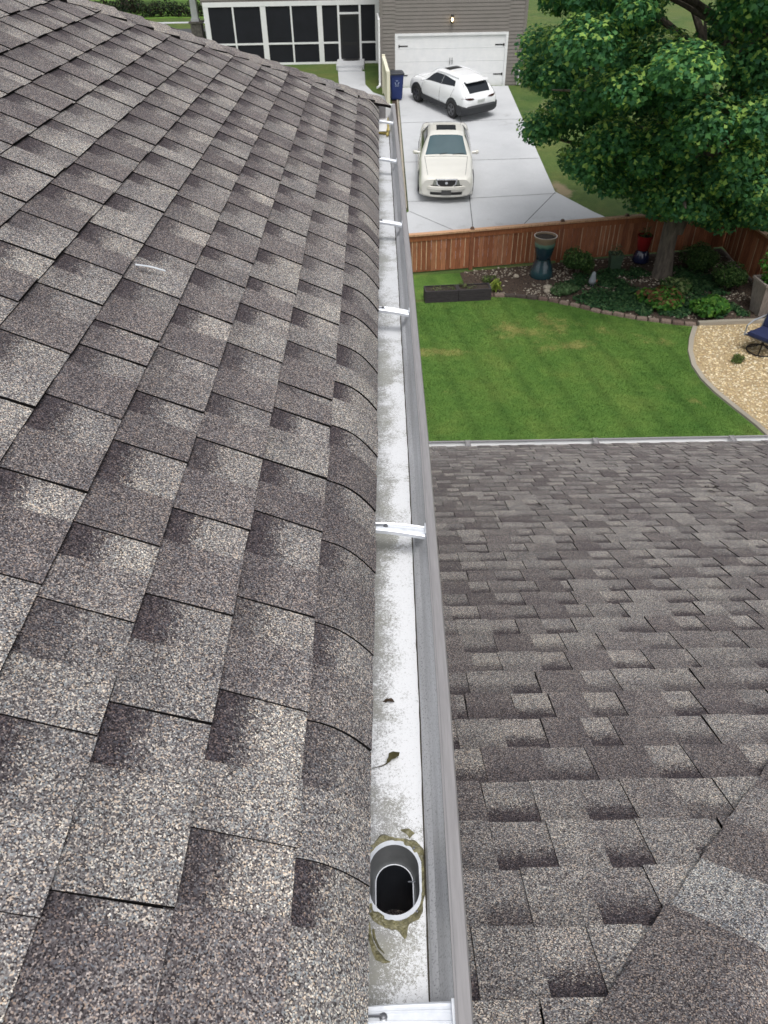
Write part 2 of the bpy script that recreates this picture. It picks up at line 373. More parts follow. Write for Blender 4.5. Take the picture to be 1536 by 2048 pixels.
# strip of turf between planter box and fence on the left
sheet('side_lawn', [(-3, 18.5), (1.1, 18.7), (2.3, 18.9), (2.2, 20.4), (-3, 20.1)], LAWN, .010)
sheet('planting_bed', [(2.2, 20.42), (2.3, 18.9)] + BED[2:] + [(9.2, 16.95), (10.3, 16.95), (10.25, 20.6), (9.9, 21.6), (6.8, 21.2), (2.5, 20.5)], MULCH, .014)
sheet('gravel_area', GRV + [(13, 9.5), (13, 16.95), (9.2, 16.95), (7.62, 16.86)], GRAVELB, .012)
sheet('driveway', [(0.9, 37.55), (0.92, 24.5), (-1.2, 21.9), (-1.2, 21.0), (8.6, 21.7), (8.3, 22.0), (6.72, 24.26), (5.81, 25.86), (5.76, 37.55)], CONC, .03)
jm = MB()
def joint(x0, y0, x1, y1, wd=.022):
    n = max(1, int(math.hypot(x1-x0, y1-y0)/.5)); dx, dy = (y1-y0), -(x1-x0); l = math.hypot(dx, dy); dx, dy = dx/l*wd/2, dy/l*wd/2
    for i in range(n):
        a, b = i/n, (i+1)/n; xa, ya, xb, yb = lerp(x0, x1, a), lerp(y0, y1, a), lerp(x0, x1, b), lerp(y0, y1, b)
        jm.face([(xa-dx, ya-dy, gz(ya)+.035), (xa+dx, ya+dy, gz(ya)+.035), (xb+dx, yb+dy, gz(yb)+.035), (xb-dx, yb-dy, gz(yb)+.035)][::-1])
for j in [(3.33, 37.4, 3.30, 32.7), (3.30, 32.7, 2.85, 23.5), (2.85, 23.5, 2.7, 21.6), (.92, 28.7, 5.78, 28.85), (.92, 25.25, 5.81, 25.7), (.92, 32.9, 5.78, 33.1),
          (5.81, 25.8, 4.3, 23.2), (.95, 24.5, 2.4, 22.9), (4.3, 23.2, 3.4, 21.8)]: joint(*j)
struct(jm.build('driveway_joint', JOINT))
# narrow planting strip, timber edge and cream kerb left of the drive
e = MB()
e.face([(.62, 24.7, gz(24.7)+.02), (.90, 24.7, gz(24.7)+.02), (.88, 37.4, gz(37.4)+.02), (.60, 37.4, gz(37.4)+.02)])
struct(e.build('mulch_strip', MULCH))
e = MB()
for a in range(25, 37):
    y0, y1 = a-.3, a+.69
    Mx = Matrix.Translation((.80, y0, gz(y0))) @ Matrix.Rotation(SLOPE, 4, 'X')
    e.box(0, .075, 0, .985, -.05, .075, M=Mx)
struct(e.build('driveway_kerb', CONCB, bevel=.01))
sheet('walkway', [(-1.85, 40.4), (-1.75, 38.6), (-1.60, 37.6), (-1.3, 36.3), (-.4, 35.2), (.4, 34.8), (.5, 36.2), (-.2, 37.0), (-.55, 38.2), (-.60, 40.4)], CONC, .012)
sheet('road', [(-120, 50.8), (-9.2, 50.8), (-9.2, 56.5), (-120, 58.5)], ASPH, .010)
sheet('far_pavement', [(-120, 60.2), (-9, 59.2), (-9, 60.0), (-120, 61.1)], CONC, .014)
sheet('far_lawn', [(-140, 63), (-6, 62), (-6, 130), (-140, 130)], FARLAWN, .012)

# ------------------------------------------------------------------ shingled roofs
TONES = [((1.0, .975, .965), .26), ((.82, .785, .79), .20), ((.66, .62, .635), .16), ((1.14, 1.11, 1.08), .22), ((1.32, 1.28, 1.22), .10), ((.95, .955, .975), .06)]
RECESS = [((1.06, 1.045, 1.04), .34), ((1.20, 1.18, 1.15), .30), ((.90, .885, .89), .28), ((1.28, 1.25, 1.21), .08)]
TOOTH = [((.74, .70, .715), .30), ((.64, .60, .62), .20), ((.86, .83, .835), .18), ((1.04, 1.03, 1.025), .18), ((1.18, 1.17, 1.15), .14)]
def tone_of(rng, table):
    r = rng.random(); a = 0
    for c, p in table:
        a += p
        if r <= a: break
    k = rng.uniform(.93, 1.07)
    return tuple(x*k for x in c)
def tone(rng):
    r = rng.random(); a = 0
    for c, p in TONES:
        a += p
        if r <= a: break
    k = rng.uniform(.92, 1.08)
    return tuple(x*k for x in c)

def shingles(name, parent, P, courses, exposure, urange, vstart, seed, nbend=0, label=None):
    """laminated shingles laid course by course: a continuous backing strip with raised, unevenly wide tabs.
    P(u, v, h) gives the point u along the eave, v up the slope, h above the deck."""
    rng = random.Random(seed); mb = MB()
    T_U, T_T = .0040, .0030
    for i in range(courses):
        def vs_(u, i=i): return vstart(i, u)
        def ve_(u, i=i): return vstart(i+1, u)+.012
        umin, umax = urange(vstart(i, 0))
        if umax-umin < .02: continue
        ucl = lambda u, v: min(max(u, urange(v)[0]), urange(v)[1])
        u = umin-rng.uniform(0, .25); cells = []
        while u < umax:
            wr, wt = rng.uniform(.072, .118), rng.uniform(.085, .140)
            if rng.random() < .05: wr, wt = .028, rng.uniform(.13, .17)
            cells.append((u, u+wr, 0)); cells.append((u+wr, u+wr+wt, 1)); u += wr+wt
        nv = nbend if i == 0 and nbend else 2
        lift = rng.uniform(-.0003, .0009)
        wav = rng.uniform(0, 100)
        for (ua, ub, tooth) in cells:
            if ub <= umin or ua >= umax: continue
            col = tone_of(rng, TOOTH if tooth else RECESS)
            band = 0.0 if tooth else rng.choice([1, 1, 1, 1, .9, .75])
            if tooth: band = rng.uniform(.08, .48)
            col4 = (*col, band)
            ja, jb = rng.uniform(-.003, .003), rng.uniform(-.003, .003)
            sk = rng.uniform(-.005, .005)
            jit = rng.uniform(-.0011, .0011)
            ridge = rng.uniform(0, .0016)
            nu = max(1, int((ub-ua)/.09)) if nv > 2 or True else 1
            grid = []
            for a in range(nv+1):
                row = []
                for b in range(nu+1):
                    fu = b/nu; uu = lerp(ua, ub, fu)
                    if tooth: uu += sk*(1-a/nv)*(1 if fu > .5 else -1) if fu in (0, 1) else 0
                    v0, v1 = vs_(uu), ve_(uu)
                    wv = mnoise.noise(Vector((uu*5, wav, 0)))*.0022+mnoise.noise(Vector((uu*60, wav, 7)))*.0009
                    vv = lerp(v0+jit+wv, v1, a/nv)
                    uc = ucl(uu, vv)
                    f = a/nv
                    h = lerp(.0075+lift, .0012, f)+mnoise.noise(Vector((uu*3, wav+3, 2)))*.0016*(1-f)
                    if tooth: h += T_T+ridge*(1-f)
                    row.append((uc, vv, h, f))
                grid.append(row)
            for a in range(nv):
                for b in range(nu):
                    q = [grid[a][b], grid[a][b+1], grid[a+1][b+1], grid[a+1][b]]
                    if abs(q[0][0]-q[1][0]) < 1e-4 and abs(q[2][0]-q[3][0]) < 1e-4: continue
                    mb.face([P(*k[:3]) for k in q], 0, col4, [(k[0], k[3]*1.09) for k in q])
            th = T_U+(T_T if tooth else 0)+.002
            for b in range(nu):                       # butt edge
                q0, q1 = grid[0][b], grid[0][b+1]
                if abs(q0[0]-q1[0]) < 1e-4: continue
                mb.face([P(q0[0], q0[1], q0[2]-th), P(q1[0], q1[1], q1[2]-th), P(*q1[:3]), P(*q0[:3])], 1)
            if tooth:                                 # side edges
                for b, sg in ((0, 1), (nu, -1)):
                    for a in range(nv):
                        q0, q1 = grid[a][b], grid[a+1][b]
                        pts = [P(q0[0], q0[1], q0[2]-T_T-.003), P(*q0[:3]), P(*q1[:3]), P(q1[0], q1[1], q1[2]-T_T-.003)]
                        mb.face(pts if sg > 0 else pts[::-1], 1)
    # felt under everything, so that no gap between tabs shows daylight
    n_ = 40
    for i in range(courses):
        va, vb = (vstart(i, 0)+(.03 if i == 0 else 0)), vstart(i+1, 0)
        (a0, a1), (b0, b1) = urange(va), urange(vb)
        if a1-a0 < .02: continue
        for q in range(n_):
            mb.face([P(lerp(a0, a1, q/n_), va, -.006), P(lerp(a0, a1, (q+1)/n_), va, -.006), P(lerp(b0, b1, (q+1)/n_), vb, -.006), P(lerp(b0, b1, q/n_), vb, -.006)], 1)
    o = mb.build(name, [SH, EDGE], parent)
    if label: o['label'] = label
    return o

house = thing('house', 'grey shingled house in the foreground with the gutter running along its upper roof', 'house', (0, 0, 0))
T = .5; CA = 1/math.sqrt(1+T*T); SA = T*CA
ZE = -1.018                                   # upper roof plane at X = 0
YC = 5.47                                     # far corner of the upper eave
E_ = .1395
xe = lambda Y: float(np.interp(Y, [-2, .3, .78, 1.54, 2.9, 5.6], [-.046, -.037, -.031, -.021, -.010, .002]))
def PU(u, v, h):                              # u runs along +Y, v up the slope (towards -X)
    d = max(0.0, -xe(u)/CA+.088-v); drop = 6.0*d*d
    return (-v*CA+SA*h*1.0 if False else -v*CA+SA*h, u, ZE+v*SA+CA*h-drop)
def vstU(i, u): return (-xe(u)/CA) if i == 0 else .141+(i-1)*E_
shingles('roof', house, PU, 32, E_, lambda v: (-2.2, YC-v*CA), vstU, 11, nbend=10, label='upper shingled roof slope left of the gutter')
roof_up = bpy.data.objects['roof']
# far hip of the upper roof: cap shingles folded over it, and the hidden slope beyond
def hipcaps(name, parent, A, D, n, e, half, nl, nr, seed, lift=.020, tones=None):
    """A = start (lower end), D = unit direction up the hip, nl / nr = directions across the two slopes"""
    rng = random.Random(seed); mb = MB(); A = Vector(A); D = Vector(D); nl = Vector(nl); nr = Vector(nr)
    up = Vector((0, 0, 1))
    for k in range(n):
        col = (*(tones[k % len(tones)] if tones else tone(rng)), 0.0)
        s0, s1 = k*e, (k+1)*e+.02
        rows = []
        tl = rng.uniform(-.006, .006)
        for a in range(4):
            s = lerp(s0, s1, a/3); h = lerp(lift+.007+rng.uniform(0, .002), lift*.8, a/3)
            hw = half+rng.uniform(-.003, .003)+tl*(1-a/3)
            rr = []
            for q, hh in ((-1, 0), (-.6, .0015), (-.22, .004), (-.07, .003), (0, .001), (.07, .003), (.22, .004), (.6, .0015), (1, 0)):
                d = nl*(-q) if q < 0 else nr*q
                rr.append(A+D*s+d*hw+up*(h+hh-.003*math.exp(-(q/.10)**2)))
            rows.append(rr)
        nq = len(rows[0])-1
        for a in range(3):
            for b in range(nq):
                mb.face([rows[a][b+1], rows[a][b], rows[a+1][b], rows[a+1][b+1]], 0, col, [(0, .2)]*4)
        for b in range(nq):
            mb.face([rows[0][b]-up*.012, rows[0][b], rows[0][b+1], rows[0][b+1]-up*.012][::-1], 1)
        for b, sg in ((0, 1), (nq, -1)):
            for a in range(3):
                pts = [rows[a][b]-up*.016, rows[a+1][b]-up*.016, rows[a+1][b], rows[a][b]]
                mb.face(pts if sg > 0 else pts[::-1], 1)
    return mb.build(name, [SH, EDGE], parent)
Dh = Vector((-1, -1, T)).normalized()
nl = Vector((-1, 1, 0)).normalized(); 
# across each slope, perpendicular to the hip
def across(nrm, D, toward):
    c = Vector(nrm).normalized().cross(Vector(D)); 
    return (c if c.dot(Vector(toward)) > 0 else -c).normalized()
nU = Vector((T, 0, 1)); nB = Vector((0, T, 1))
hc = hipcaps('hip_cap', roof_up, (0.0, YC, ZE-.012), Dh, 40, .1425, .135, across(nU, Dh, (1, -1, 0)), across(nB, Dh, (-1, 1, 0)), 5)
def PB(u, v, h):                              # slope on the far side of the upper hip: u along -X, down towards +Y
    return (-u, YC-v*CA+SA*h, ZE+v*SA+CA*h)
shingles('roof', house, PB, 32, E_, lambda v: (v*CA, 7.5), lambda i, u: i*E_-.02, 12, label='far shingled slope behind the upper hip')

# lower roof, falling away from the camera
ZL = -1.38+.5*.617; YE = 5.60; HX = .115      # z = ZL - T*Y ; hip where X = Y + HX
zl_e = ZL-T*YE
def PL(u, v, h):                              # u along X, v up the slope (towards -Y)
    return (u, YE-v*CA+SA*h, zl_e+v*SA+CA*h)
shingles('roof', house, PL, 56, E_, lambda v: (-.42, max(-.42, YE-v*CA+HX)), lambda i, u: (i*E_-.035) if i else -.05, 21, label='lower shingled roof slope right of the gutter')
roof_low = [o for o in bpy.data.objects if o.get('label', '').startswith('lower shingled')][0]
def PR(u, v, h):                              # slope facing +X beyond the lower hip, u along Y from far to near
    return (YE+HX-v*CA+SA*h, u, zl_e+v*SA+CA*h)
shingles('roof', house, PR, 50, E_, lambda v: (-1.9, max(-1.9, YE-v*CA)), lambda i, u: i*E_-.035, 22, label='lower shingled slope beyond the near hip')
Dl = Vector((-1, -1, T)).normalized()
hipcaps('hip_cap', roof_low, (YE+HX, YE, zl_e-.006), Dl, 58, .151, .150, across(nB, Dl, (-1, 1, 0)), across(nU, Dl, (1, -1, 0)), 9, lift=.021,
        tones=[(.66, .62, .63), (1.22, 1.26, 1.28), (.66, .62, .63), (.62, .58, .59), (.70, .66, .66), (.66, .62, .63), (.95, .93, .93)])
# walls, fascia and soffit of the own house
wl = MB()
wl.box(-.45, -.32, -2, 5.0, -4.2, -1.14)
wl.box(-8, -.32, 4.87, 5.0, -8.3, -1.14)
wl.build('wall', OWNSIDE, house)
wl = MB()
for k in range(30):
    z0 = -8.25+k*.14
    if z0 > -4.2: break
    wl.box(-.5, 5.15, 5.1-.01, 5.2+.012, z0, z0+.135, )
    wl.box(5.15, 5.3, -2, 5.19, z0, z0+.135)
wl.build('wall', OWNSIDE, house)
wl = MB(); wl.box(-.085, -.068, -2, YC-.04, -1.22, -1.07); wl.build('fascia', WHITE, house)
wl = MB(); wl.box(-.40, -.085, -2, YC-.04, -1.225, -1.21); wl.build('soffit', WHITE, house)
wl = MB(); wl.box(-.4, YE+.05, YE-.03, YE-.012, zl_e-.17, zl_e-.02); wl.box(YE+.06, YE+.075, -2, YE-.03, zl_e-.17, zl_e-.02); wl.build('fascia', WHITE, house)

# ------------------------------------------------------------------ the gutter
ZLIP = -1.062; ZF = -1.150
lipx = lambda Y: float(np.interp(Y, [-2, .3, .8, 1.53, 2.9, 4.75, 5.6], [.083, .0965, .106, .1135, .1165, .116, .113]))
def gx(frac, Y):                              # frac 0 = fascia, 1 = lip, on the gutter's own width
    return lipx(Y)-(1-frac)*.165
YS = [-1.6, -.8, -.2, .1, .3, .44, .60, .8, 1.0, 1.3, 1.6, 2.0, 2.5, 3.0, 3.6, 4.2, 4.8, 5.3, 5.50]
gut = MB()
# profile (frac, dz from floor)
PRF = [(0.0, .095), (0.0, 0.0), (.700, 0.0), (.706, .010), (.722, .022), (.775, .030), (.812, .044), (.838, .062), (.868, .080), (.985, .088)]
OUTL = (0.004, .5230, .036, .062)             # outlet: centre x, centre y, half width, half length
def prow(k, Y): f, dz = PRF[k]; return Vector((gx(f, Y), Y, ZF+dz))
def ripple(p, k, Y):
    return p+Vector((0, 0, mnoise.noise(Vector((p.x*9, Y*3.0, k)))*.0012))
for k in range(len(PRF)-1):
    mi = 0 if k < 3 else 1
    for ya, yb in zip(YS[:-1], YS[1:]):
        if k == 1 and ya == .44: continue      # the outlet patch fills this bit of floor
        n = max(1, int((yb-ya)/.05))
        for q in range(n):
            y0, y1 = lerp(ya, yb, q/n), lerp(ya, yb, (q+1)/n)
            a, b, c, d = prow(k, y0), prow(k+1, y0), prow(k+1, y1), prow(k, y1)
            if k > 3: a, b, c, d = ripple(a, k, y0), ripple(b, k+1, y0), ripple(c, k+1, y1), ripple(d, k, y1)
            gut.face([a, b, c, d], mi)
# outlet patch: floor around an oblong hole
def oblong(hw, hl, n=40, cx=OUTL[0], cy=OUTL[1], z=ZF):
    r = []
    for k in range(n):
        a = 2*PI*k/n+PI/n; c, s = math.cos(a), math.sin(a)
        x = hw*c; y = (hl-hw)*(1 if s > 0 else -1)+hw*s
        r.append(Vector((cx+x, cy+y, z)))
    return r
x0, x1 = gx(0, .52), gx(.700, .52)
ob = oblong(.0375, .0525)
rect = []
for p in ob:
    dx, dy = p.x-OUTL[0], p.y-OUTL[1]
    k = min((x1-OUTL[0])/dx if dx > 1e-6 else 9e9, (x0-OUTL[0])/dx if dx < -1e-6 else 9e9, (.60-OUTL[1])/dy if dy > 1e-6 else 9e9, (.44-OUTL[1])/dy if dy < -1e-6 else 9e9)
    rect.append(Vector((OUTL[0]+dx*k, OUTL[1]+dy*k, ZF)))
n = len(ob)
for i in range(n):
    j = (i+1) % n; gut.face([ob[i], rect[i], rect[j], ob[j]], 0)
for cx, cy in ((x0, .44), (x1, .44), (x1, .60), (x0, .60)):
    near = sorted(range(n), key=lambda i: (rect[i].x-cx)**2+(rect[i].y-cy)**2)[:2]
    a, b = rect[near[0]], rect[near[1]]; t3 = [a, b, Vector((cx, cy, ZF))]
    if (t3[1]-t3[0]).cross(t3[2]-t3[0]).z < 0: t3 = t3[::-1]
    gut.face(t3, 0)
# outer skin and rolled lip
LIP = [(.866, .0805), (.866, .089), (.985, .0895), (1.0, .084), (1.0, .03), (.97, .012), (.90, -.006), (.72, -.012), (0, -.012)]
for k in range(len(LIP)-1):
    for ya, yb in zip(YS[:-1], YS[1:]):
        if k == len(LIP)-2 and ya == .44: continue
        n2 = max(1, int((yb-ya)/.25))
        for q in range(n2):
            y0, y1 = lerp(ya, yb, q/n2), lerp(ya, yb, (q+1)/n2)
            pt = lambda i, Y: Vector((gx(LIP[i][0], Y)+mnoise.noise(Vector((Y*1.7, 0, 5)))*.0012, Y, ZF+LIP[i][1]))
            gut.face([pt(k, y0), pt(k+1, y0), pt(k+1, y1), pt(k, y1)], 2)
# debris line in the crease between floor and front, and the hem line on the lip
for y in np.arange(-.2, 5.4, .02):
    wv = lambda Y: .0016+.0012*mnoise.noise(Vector((Y*22, 0, 0)))+.0008*mnoise.noise(Vector((Y*70, 3, 0)))
    Y0, Y1 = float(y), float(y)+.02
    gut.face([(gx(.700, Y0)-wv(Y0), Y0, ZF+.0012), (gx(.706, Y0)+.0005, Y0, ZF+.009), (gx(.706, Y1)+.0005, Y1, ZF+.009), (gx(.700, Y1)-wv(Y1), Y1, ZF+.0012)], 3)
    gut.face([(gx(.884, Y0), Y0, ZF+.0903), (gx(.888, Y0), Y0, ZF+.0903), (gx(.888, Y1), Y1, ZF+.0903), (gx(.884, Y1), Y1, ZF+.0903)], 4)
CRUD = pm("crease_silt", (.10, .085, .06), (.04, .035, .028), 120, 0.95)
HEM = pm("hem_line", (.16, .16, .17), (.13, .13, .14), 40, 0.6)
# far mitre: gutter turns the corner, white patch with a strip of seal
gut.box(-.35, .05, YC+.02, YC+.03, ZF-.01, ZF+.08, 2)
gutter = gut.build('gutter', [GIN, GFR, GLIP, CRUD, HEM], house)
gutter['label'] = 'open metal gutter along the upper eave, white floor stained with grit'
mi_ = MB()
mi_.box(gx(0.0, 5.5), gx(.99, 5.5), 5.505, 5.517, ZF-.01, ZF+.088)
mi_.box(gx(.05, 5.3), gx(.70, 5.3), 5.16, 5.50, ZF+.0015, ZF+.006)
mi_.box(-6.0, gx(.3, 5.5), 5.60, 5.615, ZF-.01, ZF+.07)
mi_.box(-6.0, gx(.3, 5.5), 5.47, 5.60, ZF-.01, ZF+.0)
mi_.build('gutter_corner', WHITE, gutter, bevel=.003)
se = MB()
rng = random.Random(3)
pts = [(gx(.70, 5.0)-.012, 5.02), (gx(.70, 5.1)-.004, 5.10), (gx(.70, 5.2), 5.22), (gx(.71, 5.3), 5.34), (gx(.72, 5.45), 5.47)]
se.tube([(x, y, ZF+.012) for x, y in pts], [.006, .014, .009, .011, .007], 7)
se.tube([(gx(.2, 5.1), 5.13, ZF+.004), (gx(.45, 5.1), 5.10, ZF+.006), (gx(.70, 5.1), 5.08, ZF+.010)], [.004, .008, .010], 6)
se.build('sealant', SEALY, gutter, smooth=True)
# drop outlet: flange, throat, inner ring of the downspout, dark pipe, seal, rivets
fl = MB()
def ringflat(a, b, z, mb, mi=0):
    n = len(a)
    for i in range(n):
        j = (i+1) % n; mb.face([(a[i].x, a[i].y, z), (b[i].x, b[i].y, z), (b[j].x, b[j].y, z), (a[j].x, a[j].y, z)], mi)
o_out, o_in = oblong(.0418, .0600), oblong(.0375, .0525)
ringflat(o_in, o_out, ZF+.0022, fl)
n = len(o_out)
for i in range(n):
    j = (i+1) % n
    fl.face([(o_out[i].x, o_out[i].y, ZF+.0022), (o_out[i].x, o_out[i].y, ZF-.001), (o_out[j].x, o_out[j].y, ZF-.001), (o_out[j].x, o_out[j].y, ZF+.0022)], 0)
throat = oblong(.0300, .0450)
zt = ZF-.040; dy = -.004
for i in range(n):
    j = (i+1) % n
    q0, q1 = Vector((throat[i].x, throat[i].y+dy, zt)), Vector((throat[j].x, throat[j].y+dy, zt))
    fl.face([(o_in[j].x, o_in[j].y, ZF+.0022), (o_in[i].x, o_in[i].y, ZF+.0022), q0, q1], 1)
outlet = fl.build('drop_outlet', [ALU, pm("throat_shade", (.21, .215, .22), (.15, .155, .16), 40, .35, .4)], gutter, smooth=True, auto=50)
rr = MB()
tin = oblong(.0282, .0432)
for i in range(n):
    j = (i+1) % n
    A = lambda l, k, z: (l[k].x, l[k].y+dy, z)
    rr.face([A(tin, i, zt+.003), A(throat, i, zt+.003), A(throat, j, zt+.003), A(tin, j, zt+.003)], 0)
    rr.face([A(throat, i, zt+.003), A(throat, i, zt-.02), A(throat, j, zt-.02), A(throat, j, zt+.003)], 0)
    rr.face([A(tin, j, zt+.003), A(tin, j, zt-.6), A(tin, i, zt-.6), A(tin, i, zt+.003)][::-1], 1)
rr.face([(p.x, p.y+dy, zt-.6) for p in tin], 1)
sx = MB()
rr.box(OUTL[0]+.021, OUTL[0]+.033, .530, .532, zt+.012, zt+.014, 2)
rr.build('downspout', [ALU, DARK, STEEL], gutter)
rng = random.Random(8)
def blob(mb, out, inn, z, h):
    n = len(out)
    rows = [[(p.x, p.y, z) for p in out], [((p.x*.72+q.x*.28), (p.y*.72+q.y*.28), z+h) for p, q in zip(out, inn)], [((p.x*.3+q.x*.7), (p.y*.3+q.y*.7), z+h*.8) for p, q in zip(out, inn)], [(q.x, q.y, z+.0005) for q in inn]]
    for a in range(3):
        for i in range(n):
            j = (i+1) % n; mb.face([rows[a][i], rows[a][j], rows[a+1][j], rows[a+1][i]], 0)
sm = MB()
na = 96
def wob(i, s, amp, ph): a = 2*PI*i/na; return amp*mnoise.noise(Vector((math.cos(a)*s+ph, math.sin(a)*s, ph)))
inn = oblong(.0408, .0588, na); out = oblong(.0480, .0700, na)
for i in range(na):
    d = (out[i]-Vector((OUTL[0], OUTL[1], ZF))).normalized(); a = 2*PI*i/na+PI/na
    ext = wob(i, 2.6, .008, 1)+wob(i, 6, .0022, 4)
    ext += .014*math.exp(-((a-4.95)/.10)**2)            # drip towards the camera
    out[i] = out[i]+d*ext
    out[i].x = max(min(out[i].x, gx(.695, .52)), OUTL[0]-.0475)
    inn[i] = inn[i]+d*(wob(i, 4, .006, 9)-(.004 if 3.6 < a < 4.3 or .6 < a < 1.2 else 0))
blob(sm, out, inn, ZF+.0006, .0035)
def smear(pts, ws, z=ZF+.001, h=.002):
    L_, R_, C_ = [], [], []
    for i, (x, y) in enumerate(pts):
        a = pts[max(i-1, 0)]; b = pts[min(i+1, len(pts)-1)]; d = Vector((b[0]-a[0], b[1]-a[1], 0)).normalized(); nn = Vector((-d.y, d.x, 0))
        L_.append(Vector((x, y, z))+nn*ws[i]); R_.append(Vector((x, y, z))-nn*ws[i]); C_.append(Vector((x, y, z+h)))
    for i in range(len(pts)-1):
        sm.face([L_[i], L_[i+1], C_[i+1], C_[i]][::-1], 0); sm.face([C_[i], C_[i+1], R_[i+1], R_[i]][::-1], 0)
smear([(-.036, .462), (-.034, .447), (-.030, .434), (-.026, .424), (-.021, .416), (-.012, .410), (-.004, .409)], [.0035, .003, .0028, .004, .0055, .003, .0006])
smear([(-.028, .452), (-.026, .440), (-.020, .428), (-.012, .420)], [.002, .0018, .0016, .0006])
smear([(.034, .590), (.026, .598), (.016, .600)], [.006, .005, .001])
sm.build('sealant', SEAL, gutter, smooth=True)
for x, y in ((-.0305, .570), (.035, .569), (-.032, .476), (.036, .475)):
    rv = MB(); rv.lathe([(.0022, 0), (.0018, .0016), (.0004, .002)], 8, c=(x, y, ZF+.0022)); rv.build('rivet', STEEL, gutter)
# hidden hangers: ribbed strap from fascia to lip with its screw
def hanger(Y, tilt, first=[None]):
    mb = MB(); W = .0155
    X0, X1 = gx(.10, Y), gx(.872, Y); n = 10
    sec = [(-1, 0), (-1, .009), (-.84, .011), (-.70, .0095), (-.5, .0095), (-.42, .0115), (-.30, .0115), (-.22, .0095), (.22, .0095), (.30, .0115), (.42, .0115), (.5, .0095), (.70, .0095), (.84, .011), (1, .009), (1, 0)]
    loops = []
    for k in range(n+1):
        f = k/n; x = lerp(X0, X1, f); wd = W*(lerp(.80, 1.12, f)); z = lerp(ZF+.077, ZF+.064, f)+.003*math.sin(PI*f)
        yy = Y+tilt*(f-.5)*2
        loops.append([(x, yy+q*wd, z+h) for q, h in sec])
    mb.ring(loops, 0)
    # little claw under the lip
    mb.box(X1-.004, X1+.004, Y+tilt-W*1.1, Y+tilt+W*1.1, ZF+.066, ZF+.084, 0)
    xs = lerp(X0, X1, .30); ys = Y-tilt*.4; zs = ZF+.084
    mb.lathe([(.0052, 0), (.0052, .003), (.0032, .0036), (.0032, .0075), (.0012, .008)], 10, 1, c=(xs, ys, zs))
    mb.tube([(xs, ys, zs+.006), (X0, ys+.0005, zs+.006)], .0016, 6, 1)
    return mb.build('hanger', [ALU, STEEL], gutter, smooth=True, auto=30)
for Y, tl in ((.318, .002), (1.243, -.004), (2.36, -.008), (3.23, -.010), (4.21, -.012), (5.06, -.010)):
    hanger(Y, tl)

# lower gutter along the lower eave
lg = MB()
LP = [(0.01, .09), (0.01, 0), (.095, 0), (.100, .012), (.118, .03), (.130, .062), (.136, .082), (.118, .085), (.118, .090), (.137, .091), (.142, .084), (.142, .02), (.12, -.006), (0.01, -.006)]
mi3 = [0, 0, 0, 0, 0, 0, 1, 1, 1, 1, 1, 1, 1]
ZG = zl_e-.105
for k in range(len(LP)-1):
    for q in range(24):
        xa, xb = lerp(-.4, YE+.1, q/24), lerp(-.4, YE+.1, (q+1)/24)
        a, b = LP[k], LP[k+1]
        sg = lambda x: .004*mnoise.noise(Vector((x*1.3, 3, 0)))
        lg.face([(xb, YE+a[0], ZG+a[1]+sg(xb)), (xb, YE+b[0], ZG+b[1]+sg(xb)), (xa, YE+b[0], ZG+b[1]+sg(xa)), (xa, YE+a[0], ZG+a[1]+sg(xa))], mi3[k])
lowgut = lg.build('gutter', [WHITE, GLIP], house)
lowgut['label'] = 'bright gutter across the bottom edge of the lower roof'
for X in (-.1, .77, 1.94, 3.19, 4.35):
    mb = MB()
    mb.box(X-.02, X+.02, YE+.0, YE+.138, ZG+.088, ZG+.094); mb.box(X-.022, X-.016, YE+.0, YE+.138, ZG+.094, ZG+.099); mb.box(X+.016, X+.022, YE, YE+.138, ZG+.094, ZG+.099)
    mb.lathe([(.008, 0), (.008, .006), (.004, .008)], 8, 1, c=(X, YE+.03, ZG+.094))
    mb.build('hanger', [GLIP, STEEL], lowgut)

# ------------------------------------------------------------------ small debris on roof and in gutter
def on_roof(x, y, h=.014): return Vector((x, y, ZE-T*x+h/CA))
tw = MB(); SLV = ((-.604, 1.818), (-.541, 1.843))
p0 = on_roof(SLV[0][0], SLV[0][1], .020); p1 = on_roof(SLV[1][0], SLV[1][1], .024)
d = (p1-p0).normalized(); nn = Vector((T, 0, 1)).normalized(); sd_ = d.cross(nn)
tw.ring([[p+sd_*.003*s1+nn*h1 for s1, h1 in ((-1, 0), (1, 0), (.8, .0018), (-.8, .0018))] for p in (p0, p0.lerp(p1, .5)+nn*.003, p1)])
tag(tw.build('metal_sliver', ALU), 'thin pale metal sliver lying on the upper roof shingles', 'metal scrap')
def leafbit(x, y, z, s, nrm, seed, label, cat, group, c=(.10, .065, .04), stem=False):
    r = random.Random(seed); mb = MB(); nrm = Vector(nrm).normalized(); a = Vector((r.uniform(-1, 1), r.uniform(-1, 1), 0)); a = (a-nrm*a.dot(nrm)).normalized(); b = nrm.cross(a); c0 = Vector((x, y, z))
    k = 7; up1 = [c0+a*(s*(i/k-.5))+nrm*(.15*s*math.sin(i/k*PI*1.4)) for i in range(k+1)]
    wd = [s*.26*math.sin(PI*i/k)**.8*r.uniform(.5, 1)+.0004 for i in range(k+1)]
    for i in range(k):
        for sg in (-1, 1):
            q = [up1[i], up1[i+1], up1[i+1]+b*wd[i+1]*sg+nrm*.35*wd[i+1], up1[i]+b*wd[i]*sg+nrm*.35*wd[i]]
            mb.face(q if sg > 0 else q[::-1], 0, c)
    if stem: mb.tube([c0-a*s*.45, c0-a*s*.75+b*s*.10, c0-a*s*1.15+b*s*.38], [.0012, .0009, .0004], 5, 0, c)
    o = mb.build('leaf_scrap', LEAF)
    if label: tag(o, label, cat, group)
    return o
